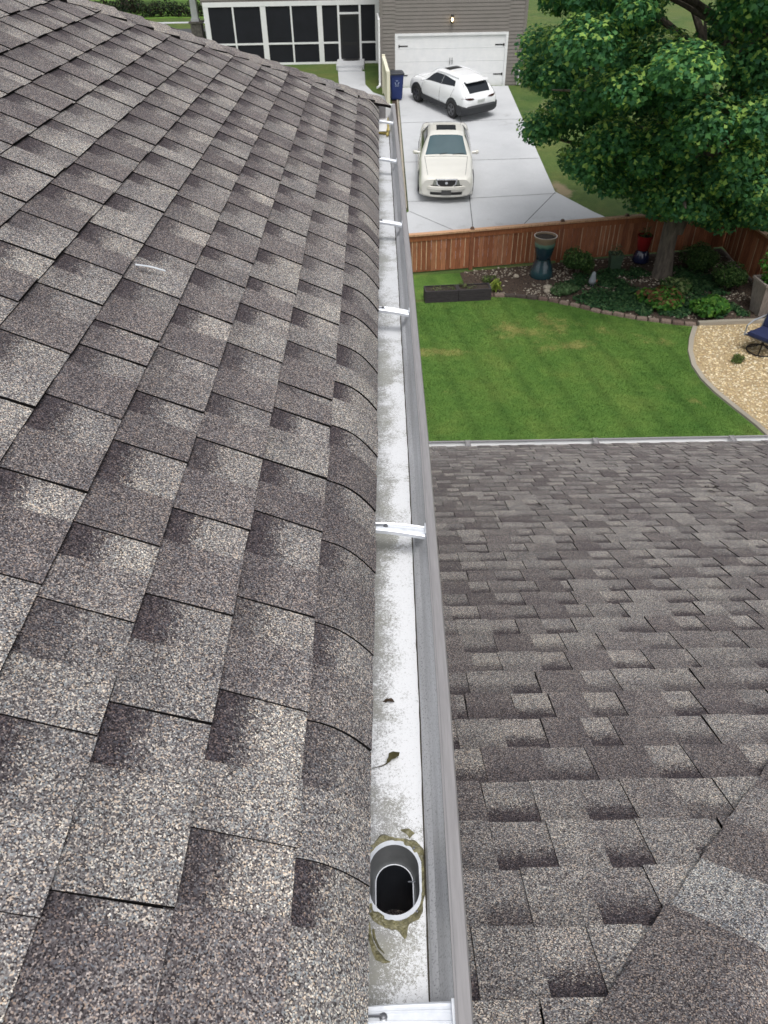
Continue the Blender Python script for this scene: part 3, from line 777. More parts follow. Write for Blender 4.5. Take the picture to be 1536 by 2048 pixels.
leafbit(.000, .845, ZF+.004, .022, (0, 0, 1), 3, 'dark leaf scrap curled on the gutter floor, second above the drain hole', 'leaf scrap', None, (.07, .05, .035))
leafbit(.006, .728, ZF+.005, .034, (0, 0, 1), 6, 'largest olive brown leaf scrap on the gutter floor just above the drain hole', 'leaf scrap', None, (.085, .075, .035), True)
rng = random.Random(44)
for i, (x, y) in enumerate([(.94, 4.29), (1.51, 4.73), (2.13, 4.41), (1.52, 3.95), (1.67, 3.88), (1.58, 3.64), (1.57, 3.73), (2.10, 4.09), (2.39, 3.86), (2.10, 3.75), (2.01, 3.62), (.89, 3.37), (2.05, 3.77), (2.30, 4.62)]):
    leafbit(x, y, ZL-T*y+.016, rng.uniform(.03, .06), (0, T, 1), 100+i, 'small dark leaf bit lying on the lower roof shingles', 'leaf scrap', 'dark leaf bits on the lower roof', (.03, .025, .02))

# ------------------------------------------------------------------ neighbour's house
nh = thing('neighbour_house', 'taupe sided house with white garage door and dark screened porch', 'house', (3.2, 37.7, -6.6))
NH = Vector((3.2, 37.7, -6.6))
def nb(mb, name, mats, **k):
    mb.v = [(x-NH.x, y-NH.y, z-NH.z) for x, y, z in mb.v]
    return mb.build(name, mats, nh, **k)
def lap(mb, x0, x1, y, z0, z1, e=.135, mi=0):
    """lap siding facing -Y"""
    z = z0
    while z < z1-.01:
        zt = min(z+e, z1)
        mb.face([(x0, y-.020, z), (x1, y-.020, z), (x1, y-.003, zt), (x0, y-.003, zt)], mi)
        mb.face([(x0, y-.003, z), (x1, y-.003, z), (x1, y-.020, z), (x0, y-.020, z)], mi)
        z = zt
GX0, GX1, GY = .16, 6.35, 37.7
gz0 = gz(37.7)
m = MB()
lap(m, GX0, .80, GY, gz0-.1, -1.2); lap(m, 5.62, GX1, GY, gz0-.1, -1.2); lap(m, .80, 5.62, GY, -4.60, -1.2)
m.box(GX0, GX0+.12, GY, 47, gz0-.3, -1.2); m.box(GX1-.12, GX1, GY, 47, gz0-.3, -1.2)
# inner lining so that the wall is not a paper sheet
m.box(GX0, .80, GY+.002, GY+.14, gz0-.3, -1.2); m.box(5.62, GX1, GY+.002, GY+.14, gz0-.3, -1.2); m.box(.80, 5.62, GY+.002, GY+.14, -4.6, -1.2)
nb(m, 'wall', SIDING)
m = MB()
m.box(GX0-.03, GX0+.09, GY-.035, GY-.004, gz0, -1.2); nb(m, 'corner_board', SIDING)
m = MB(); m.box(GX1-.09, GX1+.03, GY-.035, GY-.004, gz0, -1.2); nb(m, 'corner_board', SIDING)
# garage door
m = MB()
for k in range(4):
    z0 = gz0-.02+k*.5; z0b = lerp(gz0+.0, -4.68, k/4); z1b = lerp(gz0, -4.68, (k+1)/4)
    for c in range(1):
        m.box(.90, 5.54, GY+.02, GY+.07, z0b+.0025, z1b-.0025)
gd = nb(m, 'garage_door', WHITE)
m = MB(); m.box(.78, .90, GY-.03, GY+.06, gz0-.02, -4.58); m.box(5.54, 5.64, GY-.03, GY+.06, gz0-.02, -4.58); m.box(.90, 5.54, GY-.03, GY+.06, -4.68, -4.58)
o = nb(m, 'door_frame', WHITE); 
def hinge(x0, x1, z):
    m = MB(); m.box(x0, x1, GY+.008, GY+.018, z-.022, z+.022); m.box(x0 if x0 < 3 else x1-.05, x0+.05 if x0 < 3 else x1, GY+.004, GY+.018, z-.05, z+.05)
    m.v = [(x-NH.x, y-NH.y, z_-NH.z) for x, y, z_ in m.v]; return m.build('strap_hinge', BLACK, gd)
for z in (gz0+.45, -5.05):
    hinge(.93, 1.33, z); hinge(5.10, 5.50, z)
for x in (3.16, 3.26):
    m = MB(); m.tube([(x, GY+.018, -5.75), (x, GY-.02, -5.72), (x, GY-.02, -5.55), (x, GY+.018, -5.52)], .012, 6)
    m.v = [(a-NH.x, b-NH.y, c-NH.z) for a, b, c in m.v]; m.build('pull_handle', BLACK, gd)
# carriage lamp over the door, lit
m = MB()
m.box(3.15, 3.25, GY-.045, GY-.021, -4.22, -3.95); m.tube([(3.2, GY-.04, -3.97), (3.2, GY-.10, -3.92), (3.2, GY-.14, -3.95)], .012, 6)
m.lathe([(.02, 0), (.075, -.04), (.08, -.05)], 8, c=(3.2, GY-.14, -3.92)); m.lathe([(.055, 0), (.06, .015), (.03, -.02)], 8, c=(3.2, GY-.14, -4.21))
for a in range(4):
    x, y = 3.2+.062*math.cos(a*PI/2+.78), GY-.14+.062*math.sin(a*PI/2+.78)
    m.tube([(x, y, -4.2), (x, y, -3.96)], .006, 4)
lamp = nb(m, 'wall_lamp', BLACK)
mm, t_, b_ = newmat("lamp_glow"); b_.inputs['Emission Color'].default_value = (1, .72, .34, 1); b_.inputs['Emission Strength'].default_value = 9; b_.inputs['Base Color'].default_value = (1, .8, .5, 1)
m = MB(); m.lathe([(.012, -.09), (.034, -.05), (.036, 0), (.018, .045), (.004, .06)], 10, c=(3.2, GY-.14, -4.08))
m.v = [(a-NH.x, b-NH.y, c-NH.z) for a, b, c in m.v]; m.build('bulb', mm, lamp, smooth=True)
# downspouts
m = MB(); m.tube([(.05, GY+.3, -3.9), (.10, GY-.1, -4.05), (.10, GY-.12, gz0+.22), (.10, GY-.22, gz0+.12), (-.02, GY-.45, gz0+.08)], .045, 6); nb(m, 'downspout', WHITE)
m = MB(); m.box(6.18, 6.26, GY-.10, GY-.03, gz0+.12, -5.85); m.box(6.14, 6.30, GY-.13, GY-.02, gz0+.05, gz0+.14); nb(m, 'downspout', WHITE)
# screened porch
PY, PZ0, PZ1 = 42.7, -6.37, -3.90
m = MB(); m.box(-8.2, .16, PY+.06, PY+.3, PZ0-.35, PZ0-.06); nb(m, 'porch_base', STONEW)
m = MB(); lap(m, -8.3, .16, PY, PZ1+.16, -1.5); m.box(-8.3, .16, PY+.004, PY+.2, PZ1+.0, -1.5); m.box(-8.3, -8.15, PY+.2, 47, PZ1, -1.5); nb(m, 'porch_gable', SIDING)
XP = [(-8.22, -7.98), (-6.86, -6.78), (-5.52, -5.26), (-4.10, -4.02), (-2.82, -2.58), (-1.86, -1.76), (-.84, -.74), (-.06, .14)]
m = MB()
for a, b in XP: m.box(a, b, PY-.03, PY+.06, PZ0, PZ1)
m.box(-8.22, .14, PY-.04, PY+.05, PZ1-.09, PZ1+.10); m.box(-8.22, .14, PY-.035, PY+.055, PZ0-.06, PZ0+.06)
for (a, b), (c, d) in zip(XP[:-1], XP[1:]):
    if abs(a+1.86) < .01: continue
    m.box(b, c, PY-.02, PY+.045, -5.55, -5.47)
m.box(-1.76, -.84, PY-.025, PY+.05, -4.36, -4.28)
nb(m, 'porch_frame', WHITE)
for (a, b), (c, d) in zip(XP[:-1], XP[1:]):
    if abs(a+1.86) < .01: continue
    m = MB(); m.box(b-.01, c+.01, PY+.010, PY+.016, PZ0+.05, PZ1-.08); nb(m, 'screen_panel', SCREEN)
m = MB(); m.box(-1.76, -.84, PY+.008, PY+.016, -4.29, PZ1-.08); nb(m, 'transom', SCREEN)
m = MB(); m.box(-1.75, -.85, PY+.0, PY+.03, PZ0+.03, -4.37); 
dr = nb(m, 'screen_door', SCREEND)
m = MB(); m.box(-1.74, -1.66, PY-.012, PY-.001, PZ0+.05, -4.38); m.box(-.94, -.86, PY-.012, PY-.001, PZ0+.05, -4.38); m.box(-1.66, -.94, PY-.012, PY-.001, -5.62, -5.50); m.box(-1.66, -.94, PY-.012, PY-.001, -4.46, -4.38)
m.v = [(x-NH.x, y-NH.y, z-NH.z) for x, y, z in m.v]; m.build('door_rail', BLACK, dr)
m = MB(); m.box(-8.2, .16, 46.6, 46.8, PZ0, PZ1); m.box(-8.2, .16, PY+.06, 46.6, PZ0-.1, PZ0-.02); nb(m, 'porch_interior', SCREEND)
m = MB(); m.box(-1.95, -.62, 40.9, PY-.05, -6.42, -6.20); m.box(-1.85, -.70, 40.35, 40.9, -6.43, -6.31); nb(m, 'porch_step', CONC, bevel=.02)
m = MB(); m.lathe([(.42, 0), (.42, .02), (.38, .03)], 20, c=(-1.25, 42.3, -6.20)); m.v = [(x, 42.3+(y-42.3)*.55, z) for x, y, z in m.v]; tag(m.build('doormat', BLACK), 'dark half round doormat on the porch step by the screen door', 'doormat')
# front porch pier and column at the far left
m = MB(); m.box(-9.55, -9.0, 45.7, 46.25, -6.4, -4.95); m.box(-9.62, -8.93, 45.63, 46.32, -4.95, -4.87); nb(m, 'stone_pier', STONEW)
m = MB(); m.box(-9.46, -9.14, 45.8, 46.14, -4.87, -1.9, taper=.22); m.box(-9.5, -9.1, 45.76, 46.18, -4.87, -4.75); nb(m, 'column', WHITE)
m = MB(); m.box(-8.95, -8.2, 46.0, 46.06, -5.15, -5.09); m.box(-8.95, -8.2, 46.0, 46.06, -5.85, -5.80)
for k in range(7): m.box(-8.9+k*.11, -8.875+k*.11, 46.015, 46.045, -5.8, -5.15)
nb(m, 'railing', WHITE)
m = MB(); m.box(-9.6, -8.2, 45.7, 50, -6.4, -5.95); nb(m, 'porch_floor', STONEW)
# roofs (above the picture)
m = MB()
for (xa, xb, ya, yb, ze, zr) in ((GX0-.4, GX1+.4, GY-.4, 50, -1.2, 1.2), (-9.8, .0, PY-.4, 50, -1.5, .9)):
    xm = (xa+xb)/2
    m.mesh([(xa, ya, ze), (xb, ya, ze), (xb, yb, ze), (xa, yb, ze), (xm, ya+.1, zr), (xm, yb, zr)], [(0, 4, 5, 3), (1, 2, 5, 4), (0, 1, 4), (2, 3, 5), (0, 3, 2, 1)])
nb(m, 'roof', ROOFN)

# cream vinyl fence run seen along its length, beside the bin
f = thing('vinyl_fence', 'short cream vinyl fence run seen end on beside the blue bin', 'fence', (.37, 36, gz(36)))
pa, pb = Vector((.44, 34.4, gz(34.4))), Vector((.27, 36.9, gz(36.9)))
m = MB()
for k in range(20):
    p = pa.lerp(pb, k/19); m.box(p.x-.02, p.x+.02, p.y-.06, p.y+.06, gz(p.y)+.08, gz(p.y)+1.32)
m.v = [(x-.37, y-36, z-gz(36)) for x, y, z in m.v]; m.build('board_panel', CREAM, f)
m = MB()
for q in (0,):
    a, b = pa.copy(), pb.copy(); a.z += 1.36; b.z += 1.36
    s_ = Vector((.07, 0, 0)); u_ = Vector((0, 0, .05)); m.ring([[p-s_-u_, p+s_-u_, p+s_+u_, p-s_+u_] for p in (a, b)])
m.v = [(x-.37, y-36, z-gz(36)) for x, y, z in m.v]; m.build('cap_rail', CREAM, f)
for p in (pa, pb):
    m = MB(); m.box(p.x-.065, p.x+.065, p.y-.065, p.y+.065, gz(p.y), gz(p.y)+1.46); m.v = [(x-.37, y-36, z-gz(36)) for x, y, z in m.v]; m.build('post', CREAM, f)

# wheelie bin
BINB = pm("bin_blue", (.016, .035, .16), (.012, .028, .13), 4, 0.45)
BINL = pm("bin_lid", (.03, .034, .045), (.022, .025, .033), 6, 0.5)
def wheelie(x, y, rz, mat_, label):
    r = thing('wheelie_bin', label, 'bin', (x, y, gz(y)), rz)
    m = MB(); loops = []
    for z, hx, hy in ((.06, .215, .25), (.10, .225, .26), (.55, .26, .30), (.92, .285, .335), (.93, .30, .35), (.98, .30, .35)):
        loops.append([(sx_*hx-(0 if abs(q) else 0), sy_*hy, z) for sx_, sy_, q in ((-1, -.8, 1), (-.8, -1, 0), (.8, -1, 0), (1, -.8, 1), (1, .8, 1), (.8, 1, 0), (-.8, 1, 0), (-1, .8, 1))])
    m.ring(loops); m.build('body', mat_, r, bevel=.01)
    m = MB(); loops = []
    for z, hx, hy in ((.975, .315, .37), (1.03, .315, .37), (1.06, .27, .33), (1.075, .18, .24)):
        loops.append([(sx_*hx, sy_*hy, z) for sx_, sy_ in ((-1, -.85), (-.85, -1), (.85, -1), (1, -.85), (1, .85), (.85, 1), (-.85, 1), (-1, .85))])
    m.ring(loops); m.tube([(-.24, .40, 1.0), (.24, .40, 1.0)], .018, 8); m.build('lid', BINL, r, bevel=.008)
    for sx_ in (-1, 1):
        m = MB(); m.ring([[(sx_*(.20+w_), .27+rr_*math.cos(a*PI/8), .10+rr_*math.sin(a*PI/8)) for a in range(16)] for w_, rr_ in ((0, .09), (.01, .10), (.05, .10), (.06, .09))]); m.build('wheel', BLACK, r)
    m = MB()                                            # pale recycling mark: three arrows in a triangle over a short bar
    for k in range(3):
        a = k*2*PI/3+PI/2; ca, sa = math.cos(a), math.sin(a); R2 = lambda px, pz: (px*ca-pz*sa, -.325, .70+px*sa+pz*ca)
        m.face([R2(.055, -.05), R2(.08, -.05), R2(.08, .02), R2(.055, .02)]); m.face([R2(.042, .02), R2(.095, .02), R2(.068, .06)])
    m.face([(-.08, -.315, .565), (.08, -.315, .565), (.08, -.32, .59), (-.08, -.32, .59)])
    m.build('recycling_mark', pm("bin_mark", (.35, .42, .60), (.30, .36, .5), 5, .6), r)
    return r
wheelie(.79, 35.95, rad(4), BINB, 'blue wheelie bin with dark lid beside the garage door')

# ------------------------------------------------------------------ cars
def chaikin(p, it=2):
    for _ in range(it):
        q = [p[0]]
        for a, b in zip(p[:-1], p[1:]): q += [a*.75+b*.25, a*.25+b*.75]
        q.append(p[-1]); p = np.array(q)
    return p
class Car:
    """body surface lofted along its length; patches of the same surface make glass, lamps and so on"""
    def __init__(s, st, ksmooth=3):
        st = np.array(st, float); y = np.linspace(st[0, 0], st[-1, 0], 121)
        cols = [np.interp(y, st[:, 0], st[:, k]) for k in range(1, st.shape[1])]
        ker = np.exp(-np.linspace(-2, 2, 2*ksmooth+1)**2); ker /= ker.sum()
        cols = [np.convolve(np.pad(c, ksmooth, mode='edge'), ker, 'valid') for c in cols]
        s.y = y; P = []
        for i in range(len(y)):
            zb, zbelt, zt, wb, wm, wbelt, wt = [c[i] for c in cols]
            zm = lerp(zb, zbelt, .55)
            p = np.array([(0, zb), (wb*.9, zb), (wb, zb+.07), (wm, zm), (wbelt, zbelt), (wt+.03, lerp(zbelt, zt, .80)), (wt*.80, zt-.012), (wt*.4, zt), (0, zt)])
            P.append(chaikin(p))
        s.P = np.array(P); s.n = s.P.shape[1]
        s.ib = lambda k: k/8.0
    def S(s, y, q, off=0.0):
        """y along, q in -1..1: 0 = centre of the top, +-1 = centre of the underside"""
        def raw(y, q):
            b = (1-min(abs(q), 1))*(s.n-1); f = (y-s.y[0])/(s.y[-1]-s.y[0])*(len(s.y)-1); f = min(max(f, 0), len(s.y)-1.001); b = min(max(b, 0), s.n-1.001)
            i, j = int(f), int(b); a, c = f-i, b-j
            p = (s.P[i, j]*(1-c)+s.P[i, j+1]*c)*(1-a)+(s.P[i+1, j]*(1-c)+s.P[i+1, j+1]*c)*a
            return Vector((p[0]*(1 if q >= 0 else -1), y, p[1]))
        p = raw(y, q)
        if off:
            e = .02; d1 = raw(y+e, q)-raw(y-e, q); d2 = raw(y, q+e)-raw(y, q-e); nrm = d1.cross(d2)
            if nrm.length > 1e-9:
                nrm.normalize(); c = Vector((0, y, .7))
                if nrm.dot(p-c) < 0: nrm = -nrm
                p = p+nrm*off
        return p
    def body(s):
        mb = MB(); n = s.n; loops = []
        for i in range(len(s.y)):
            r = [(x, s.y[i], z) for x, z in s.P[i]]; l = [(-x, s.y[i], z) for x, z in s.P[i][1:-1]][::-1]
            loops.append(r+l)
        mb.ring(loops); return mb
    def patch(s, c, off=.006, nu=14, nv=10, thick=.010):
        """c = four (y, q) corners in order"""
        mb = MB(); g = []
        for a in range(nu+1):
            row = []
            for b in range(nv+1):
                fa, fb = a/nu, b/nv
                yy = lerp(lerp(c[0][0], c[1][0], fa), lerp(c[3][0], c[2][0], fa), fb); qq = lerp(lerp(c[0][1], c[1][1], fa), lerp(c[3][1], c[2][1], fa), fb)
                row.append((s.S(yy, qq, off), s.S(yy, qq, off-thick)))
            g.append(row)
        flip = (g[1][0][0]-g[0][0][0]).cross(g[0][1][0]-g[0][0][0]).dot(g[0][0][0]-g[0][0][1]) < 0
        def F(pts): mb.face(pts[::-1] if flip else pts)
        for a in range(nu):
            for b in range(nv): F([g[a][b][0], g[a+1][b][0], g[a+1][b+1][0], g[a][b+1][0]])
        for a in range(nu):
            F([g[a][0][1], g[a+1][0][1], g[a+1][0][0], g[a][0][0]]); F([g[a][nv][0], g[a+1][nv][0], g[a+1][nv][1], g[a][nv][1]])
        for b in range(nv):
            F([g[0][b][0], g[0][b+1][0], g[0][b+1][1], g[0][b][1]]); F([g[nu][b][1], g[nu][b+1][1], g[nu][b+1][0], g[nu][b][0]])
        return mb
GLASS = pm("car_glass", (.014, .018, .024), (.01, .013, .018), 2, 0.08, spec=0.35)
GLASSB = pm("windscreen_glass", (.060, .105, .120), (.045, .085, .10), 1.2, 0.06, spec=0.6)
RUB = pm("tyre_rubber", (.014, .014, .015), (.02, .02, .02), 20, 0.85)
RIM = pm("alloy_rim", (.42, .43, .45), (.34, .35, .37), 10, 0.3, .7)
RIMD = pm("dark_alloy_rim", (.16, .165, .175), (.10, .10, .11), 10, 0.3, .7)
PLAST = pm("black_cladding", (.020, .022, .026), (.028, .03, .034), 12, 0.6)
CHROME = pm("chrome_trim", (.75, .76, .78), (.65, .66, .68), 10, 0.15, .9)
LAMPG = pm("headlamp_glass", (.30, .31, .27), (.17, .185, .17), 16, 0.15, .2, coat=.4)
TAIL = pm("tail_lamp", (.06, .010, .012), (.04, .008, .010), 9, 0.2, coat=.5)
AMBER = pm("amber_lamp", (.5, .26, .12), (.4, .2, .1), 9, 0.3)
PLATE = pm("number_plate", (.05, .05, .052), (.07, .07, .07), 20, 0.5)
PLATEW = pm("pale_number_plate", (.55, .56, .55), (.45, .47, .45), 20, 0.5)
GOLD = pm("gold_paint", (.71, .695, .64), (.68, .665, .61), 3, 0.25, .05, coat=.8)
WPAINT = pm("white_car_paint", (.82, .83, .84), (.79, .80, .82), 3, 0.25, coat=.7)

def wheel(root, x, y, r, wd, rim, spokes):
    """axis along X, outer face at sign(x)"""
    sg = 1 if x > 0 else -1
    m = MB(); n = 28
    prof = [(-wd, r*.62), (-wd, r*.93), (-wd*.75, r), (wd*.6, r), (wd*.9, r*.95), (wd, r*.86), (wd*.92, r*.66)]
    m.ring([[(sg*dx, rr_*math.cos(2*PI*k/n), rr_*math.sin(2*PI*k/n)) for k in range(n)] for dx, rr_ in prof])
    ty = m.build('wheel', RUB, root, smooth=True, loc=(x, y, r))
    m = MB()
    m.ring([[(sg*dx, rr_*math.cos(2*PI*k/n), rr_*math.sin(2*PI*k/n)) for k in range(n)] for dx, rr_ in ((wd*.90, r*.67), (wd*.99, r*.66), (wd*.98, r*.60), (wd*.86, r*.58))], cap0=False, cap1=False)
    for k in range(spokes):
        a = 2*PI*k/spokes; M_ = Matrix.Rotation(a, 4, 'X')
        for da in (-.16, .16):
            vs = [M_ @ Vector((sg*wd*.96, da*r*.20+dd, q*r)) for q, dd in ((.12, -.03*r), (.12, .05*r), (.61, .07*r+da*.25*r), (.61, -.06*r+da*.25*r))]
            vs2 = [p-Vector((sg*.03, 0, 0)) for p in vs]
            m.ring([vs2, vs])
    m.ring([[(sg*dx, rr_*math.cos(2*PI*k/16), rr_*math.sin(2*PI*k/16)) for k in range(16)] for dx, rr_ in ((wd*.9, r*.18), (wd*1.0, r*.16), (wd*1.01, r*.06))])
    m.build('rim', rim, ty)
    m = MB(); m.ring([[(sg*wd*.80, r*.6*math.cos(2*PI*k/n), r*.6*math.sin(2*PI*k/n)) for k in range(n)], [(sg*wd*.78, r*.1*math.cos(2*PI*k/n), r*.1*math.sin(2*PI*k/n)) for k in range(n)]]); m.build('brake_disc', BLACK, ty)
    return ty
def arch(root, x, y, r, R_, mat_, depth, name, zlo=None, zc=None):
    """wheel housing: flat dark disc ring standing just proud of the flank"""
    sg = 1 if x > 0 else -1; m = MB(); n = 26; zc = zc or r
    a0 = -.25; angs = [lerp(a0, PI-a0, k/n) for k in range(n+1)]
    loops = []
    for dx, rr_ in ((-depth, R_), (0, R_), (.004, R_-.02), (.004, R_*.0)):
        loops.append([(x+sg*dx, y+rr_*math.cos(a), max(zc+rr_*math.sin(a), zlo or .12)) for a in angs])
    m.ring(loops, closed=False, cap0=False, cap1=False)
    return m.build(name, mat_, root, smooth=True)
def place_car(root, rz):
    root.rotation_euler = (Matrix.Rotation(SLOPE, 3, 'X') @ Matrix.Rotation(rz, 3, 'Z')).to_euler()

# --- sedan; local +Y is its front
sed = thing('sedan', 'pale gold sedan parked facing the wooden fence on the driveway', 'car', (2.26, 27.52, gz(27.52)+.03))
#       y     zb   zbelt  ztop   wb    wm    wbelt  wt
ST = [(-2.46, .34, .70, .78, .62, .70, .66, .50), (-2.40, .24, .84, .92, .74, .80, .77, .62), (-2.25, .20, .90, .985, .82, .88, .82, .68), (-1.75, .19, .93, 1.03, .86, .905, .84, .70),
      (-1.55, .19, .93, 1.06, .86, .905, .845, .66), (-.95, .19, .93, 1.40, .87, .91, .85, .575), (-.55, .19, .93, 1.45, .87, .91, .855, .585), (.05, .19, .92, 1.455, .87, .91, .855, .59),
      (.35, .19, .91, 1.42, .87, .91, .855, .60), (1.02, .19, .90, 1.00, .87, .91, .85, .70), (1.20, .19, .885, .955, .87, .91, .84, .69), (1.75, .19, .84, .91, .86, .90, .82, .66), (2.15, .20, .79, .855, .85, .885, .80, .64),
      (2.32, .21, .75, .815, .82, .86, .77, .62), (2.40, .22, .70, .77, .78, .82, .73, .60), (2.425, .26, .66, .73, .74, .78, .70, .57)]
c = Car(ST)
c.body().build('body', GOLD, sed, smooth=True, auto=50)
c.patch([(1.00, -.355), (1.00, .355), (.36, .315), (.36, -.315)], nu=18).build('windscreen', GLASSB, sed, smooth=True)
c.patch([(-1.58, -.30), (-1.58, .30), (-.98, .265), (-.98, -.265)], nu=18).build('rear_window', GLASS, sed, smooth=True)
for sg in (-1, 1):
    c.patch([(.62, sg*.475), (-.28, sg*.475), (-.28, sg*.375), (.18, sg*.375)]).build('side_window', GLASS, sed, smooth=True)
    c.patch([(-.34, sg*.475), (-1.22, sg*.475), (-.92, sg*.38), (-.34, sg*.375)]).build('side_window', GLASS, sed, smooth=True)
    m = MB(); lo = []
    for k, (dx, hw, hh) in enumerate(((0, .03, .03), (.06, .045, .045), (.16, .06, .07), (.22, .045, .05), (.235, .02, .02))):
        lo.append([(sg*(.855+dx), .72-.02*k+hw*math.cos(a*PI/5), .97+hh*math.sin(a*PI/5)) for a in range(10)])
    m.ring(lo); m.build('mirror', GOLD, sed, smooth=True)
    # head lamp wrapping the corner
    m = MB()
    pts = [(.30, .575), (.70, .565), (.70, .70), (.60, .72), (.36, .72)]
    yf = lambda x, z: 2.475-.17*(abs(x)/.75)**2.4-.18*max(0, z-.60)
    m.ring([[(sg*x, yf(x, z)-.12, z) for x, z in pts], [(sg*x, yf(x, z), z) for x, z in pts], [(sg*(x*.96+.02), yf(x, z)+.012, z*.97+.02) for x, z in pts]])
    m.build('headlight', LAMPG, sed, smooth=True)
    m = MB(); m.ring([[(sg*x, y, z) for x, y, z in ((.71, 2.36, .575), (.80, 2.25, .585), (.80, 2.22, .68), (.71, 2.33, .69))], [(sg*(x+.02), y+.02, z) for x, y, z in ((.71, 2.36, .575), (.80, 2.25, .585), (.80, 2.22, .68), (.71, 2.33, .69))]]); m.build('indicator', AMBER, sed)
def gaps(car, root, paths):
    for pth in paths:
        m = MB(); q = [car.S(lerp(a[0], b[0], k/6), lerp(a[1], b[1], k/6), .001) for a, b in zip(pth[:-1], pth[1:]) for k in range(6)]+[car.S(*pth[-1], .001)]
        m.tube(q, .0065, 5); m.build('panel_gap', JOINT, root)
for sg in (-1, 1):
    gaps(c, sed, [[(1.06, sg*.37), (2.25, sg*.34)], [(-.31, sg*.47), (-.31, sg*.78)], [(.78, sg*.50), (.86, sg*.78)], [(-1.30, sg*.50), (-1.12, sg*.78)]])
gaps(c, sed, [[(1.09, -.36), (1.09, .36)]])
# grille with bright surround
gp = [(-.30, .735), (.30, .735), (.27, .62), (.17, .565), (-.17, .565), (-.27, .62)]
yg = lambda x, z: 2.50-.25*abs(x)**2-.15*max(0, z-.58)
m = MB(); big = [(x*1.16, (z-.655)*1.28+.653) for x, z in gp]
m.ring([[(x, yg(x, z)-.15, z) for x, z in big], [(x, yg(x, z), z) for x, z in big], [(x, yg(x, z)+.012, z) for x, z in [(x*1.06, (z-.655)*1.1+.654) for x, z in gp]]])
gr = m.build('grille', CHROME, sed, smooth=True)
m = MB(); m.ring([[(x, yg(x, z)+.006, z) for x, z in gp], [(x, yg(x, z)+.016, z) for x, z in gp]]); 
m.build('grille_mesh', BLACK, gr)
m = MB(); m.ring([[(rr_*math.cos(a*PI/8), 2.50+dy_-.02, .66+rr_*math.sin(a*PI/8)) for a in range(16)] for rr_, dy_ in ((.045, 0), (.045, .022), (.033, .024))]); m.build('badge', CHROME, gr)
m = MB(); lo = []
for k in range(-12, 13):                                 # dark shut line between the lamps and the bumper
    x = k/12*.80; yb = 2.49-.26*abs(k/12)**3.0; lo.append([(x, yb-.2, .572), (x, yb, .572), (x, yb, .555), (x, yb-.2, .555)])
m.ring(lo); m.build('shut_line', BLACK, sed)
# bumper: rounded bar and lower valance with dark slots
m = MB(); lo = []
for k in range(-12, 13):
    x = k/12*.86; yb = 2.53-.30*abs(k/12)**3.2
    lo.append([(x, yb-.30, .53), (x, yb-.035, .55), (x, yb, .535), (x, yb+.005, .455), (x, yb-.05, .425), (x, yb-.055, .22), (x, yb-.10, .18), (x, yb-.30, .18)])
m.ring(lo); bump_ = m.build('bumper', GOLD, sed, smooth=True, auto=35)
m = MB(); lo = []
for k in range(-10, 11):
    x = k/10*.56; yb = 2.53-.30*abs(x/.86)**3.2
    lo.append([(x, yb-.10, .365), (x, yb-.046, .36), (x, yb-.048, .275), (x, yb-.10, .27)])
m.ring(lo); m.build('air_intake', BLACK, bump_)
for sg in (-1, 1):
    m = MB(); lo = []
    for k in range(5):
        x = lerp(.60, .73, k/4); yb = 2.53-.30*abs(x/.86)**3.2
        lo.append([(sg*x, yb-.10, .37), (sg*x, yb-.044, .365), (sg*x, yb-.046, .285), (sg*x, yb-.10, .28)])
    m.ring(lo); m.build('fog_lamp', LAMPG, bump_)
m = MB(); m.box(-.155, .155, 2.515, 2.538, .29, .43); m.build('number_plate', PLATE, sed)
c.patch([(-.46, -.20), (-.46, .20), (.03, .20), (.03, -.20)], off=.008).build('sunroof', GLASS, sed, smooth=True)
for sg in (-1, 1):
    m = MB(); m.tube([c.S(1.02, sg*.13, .016), c.S(.98, sg*.13-.10, .022), c.S(.965, sg*.13-.17, .022)], .008, 5); m.build('wiper', BLACK, sed)
for x in (-.80, .80):
    for y in (1.48, -1.38):
        arch(sed, x*1.118, y, .32, .375, BLACK, .25, 'wheel_arch')
        wheel(sed, x*1.02, y, .32, .10, RIM, 7)
for sg in (-1, 1):
    m = MB(); m.box(sg*.915-.012, sg*.915+.012, -.95, 1.05, .50, .55); m.build('side_moulding', GOLD, sed, bevel=.005)
    c.patch([(-2.36, sg*.44), (-2.36, sg*.30), (-2.25, sg*.30), (-2.25, sg*.46)], nu=6, nv=4).build('tail_light', TAIL, sed)
place_car(sed, rad(180)+rad(-3))

# --- white crossover; local +Y is its front
suv = thing('crossover', 'white crossover parked at an angle before the garage door', 'car', (3.02, 34.85, gz(34.85)+.03))
SV = [(-2.16, .42, .70, .76, .66, .72, .70, .58), (-2.12, .34, .80, .90, .76, .82, .79, .64), (-2.02, .30, .94, 1.05, .84, .88, .83, .66), (-1.82, .30, 1.02, 1.26, .87, .905, .84, .62), (-1.52, .30, 1.05, 1.46, .88, .91, .845, .575),
      (-1.25, .30, 1.05, 1.51, .88, .91, .85, .575), (-.6, .30, 1.02, 1.545, .88, .91, .86, .60), (.1, .30, .99, 1.53, .88, .91, .86, .605), (.40, .30, .98, 1.49, .88, .91, .86, .61),
      (1.12, .30, .96, 1.07, .88, .91, .85, .70), (1.30, .30, .95, 1.03, .88, .905, .84, .69), (1.75, .30, .90, .98, .87, .89, .82, .66), (2.02, .30, .80, .88, .82, .84, .76, .58), (2.14, .34, .70, .76, .74, .76, .68, .5), (2.20, .42, .62, .68, .6, .62, .56, .42)]
c = Car(SV)
c.body().build('body', WPAINT, suv, smooth=True, auto=50)
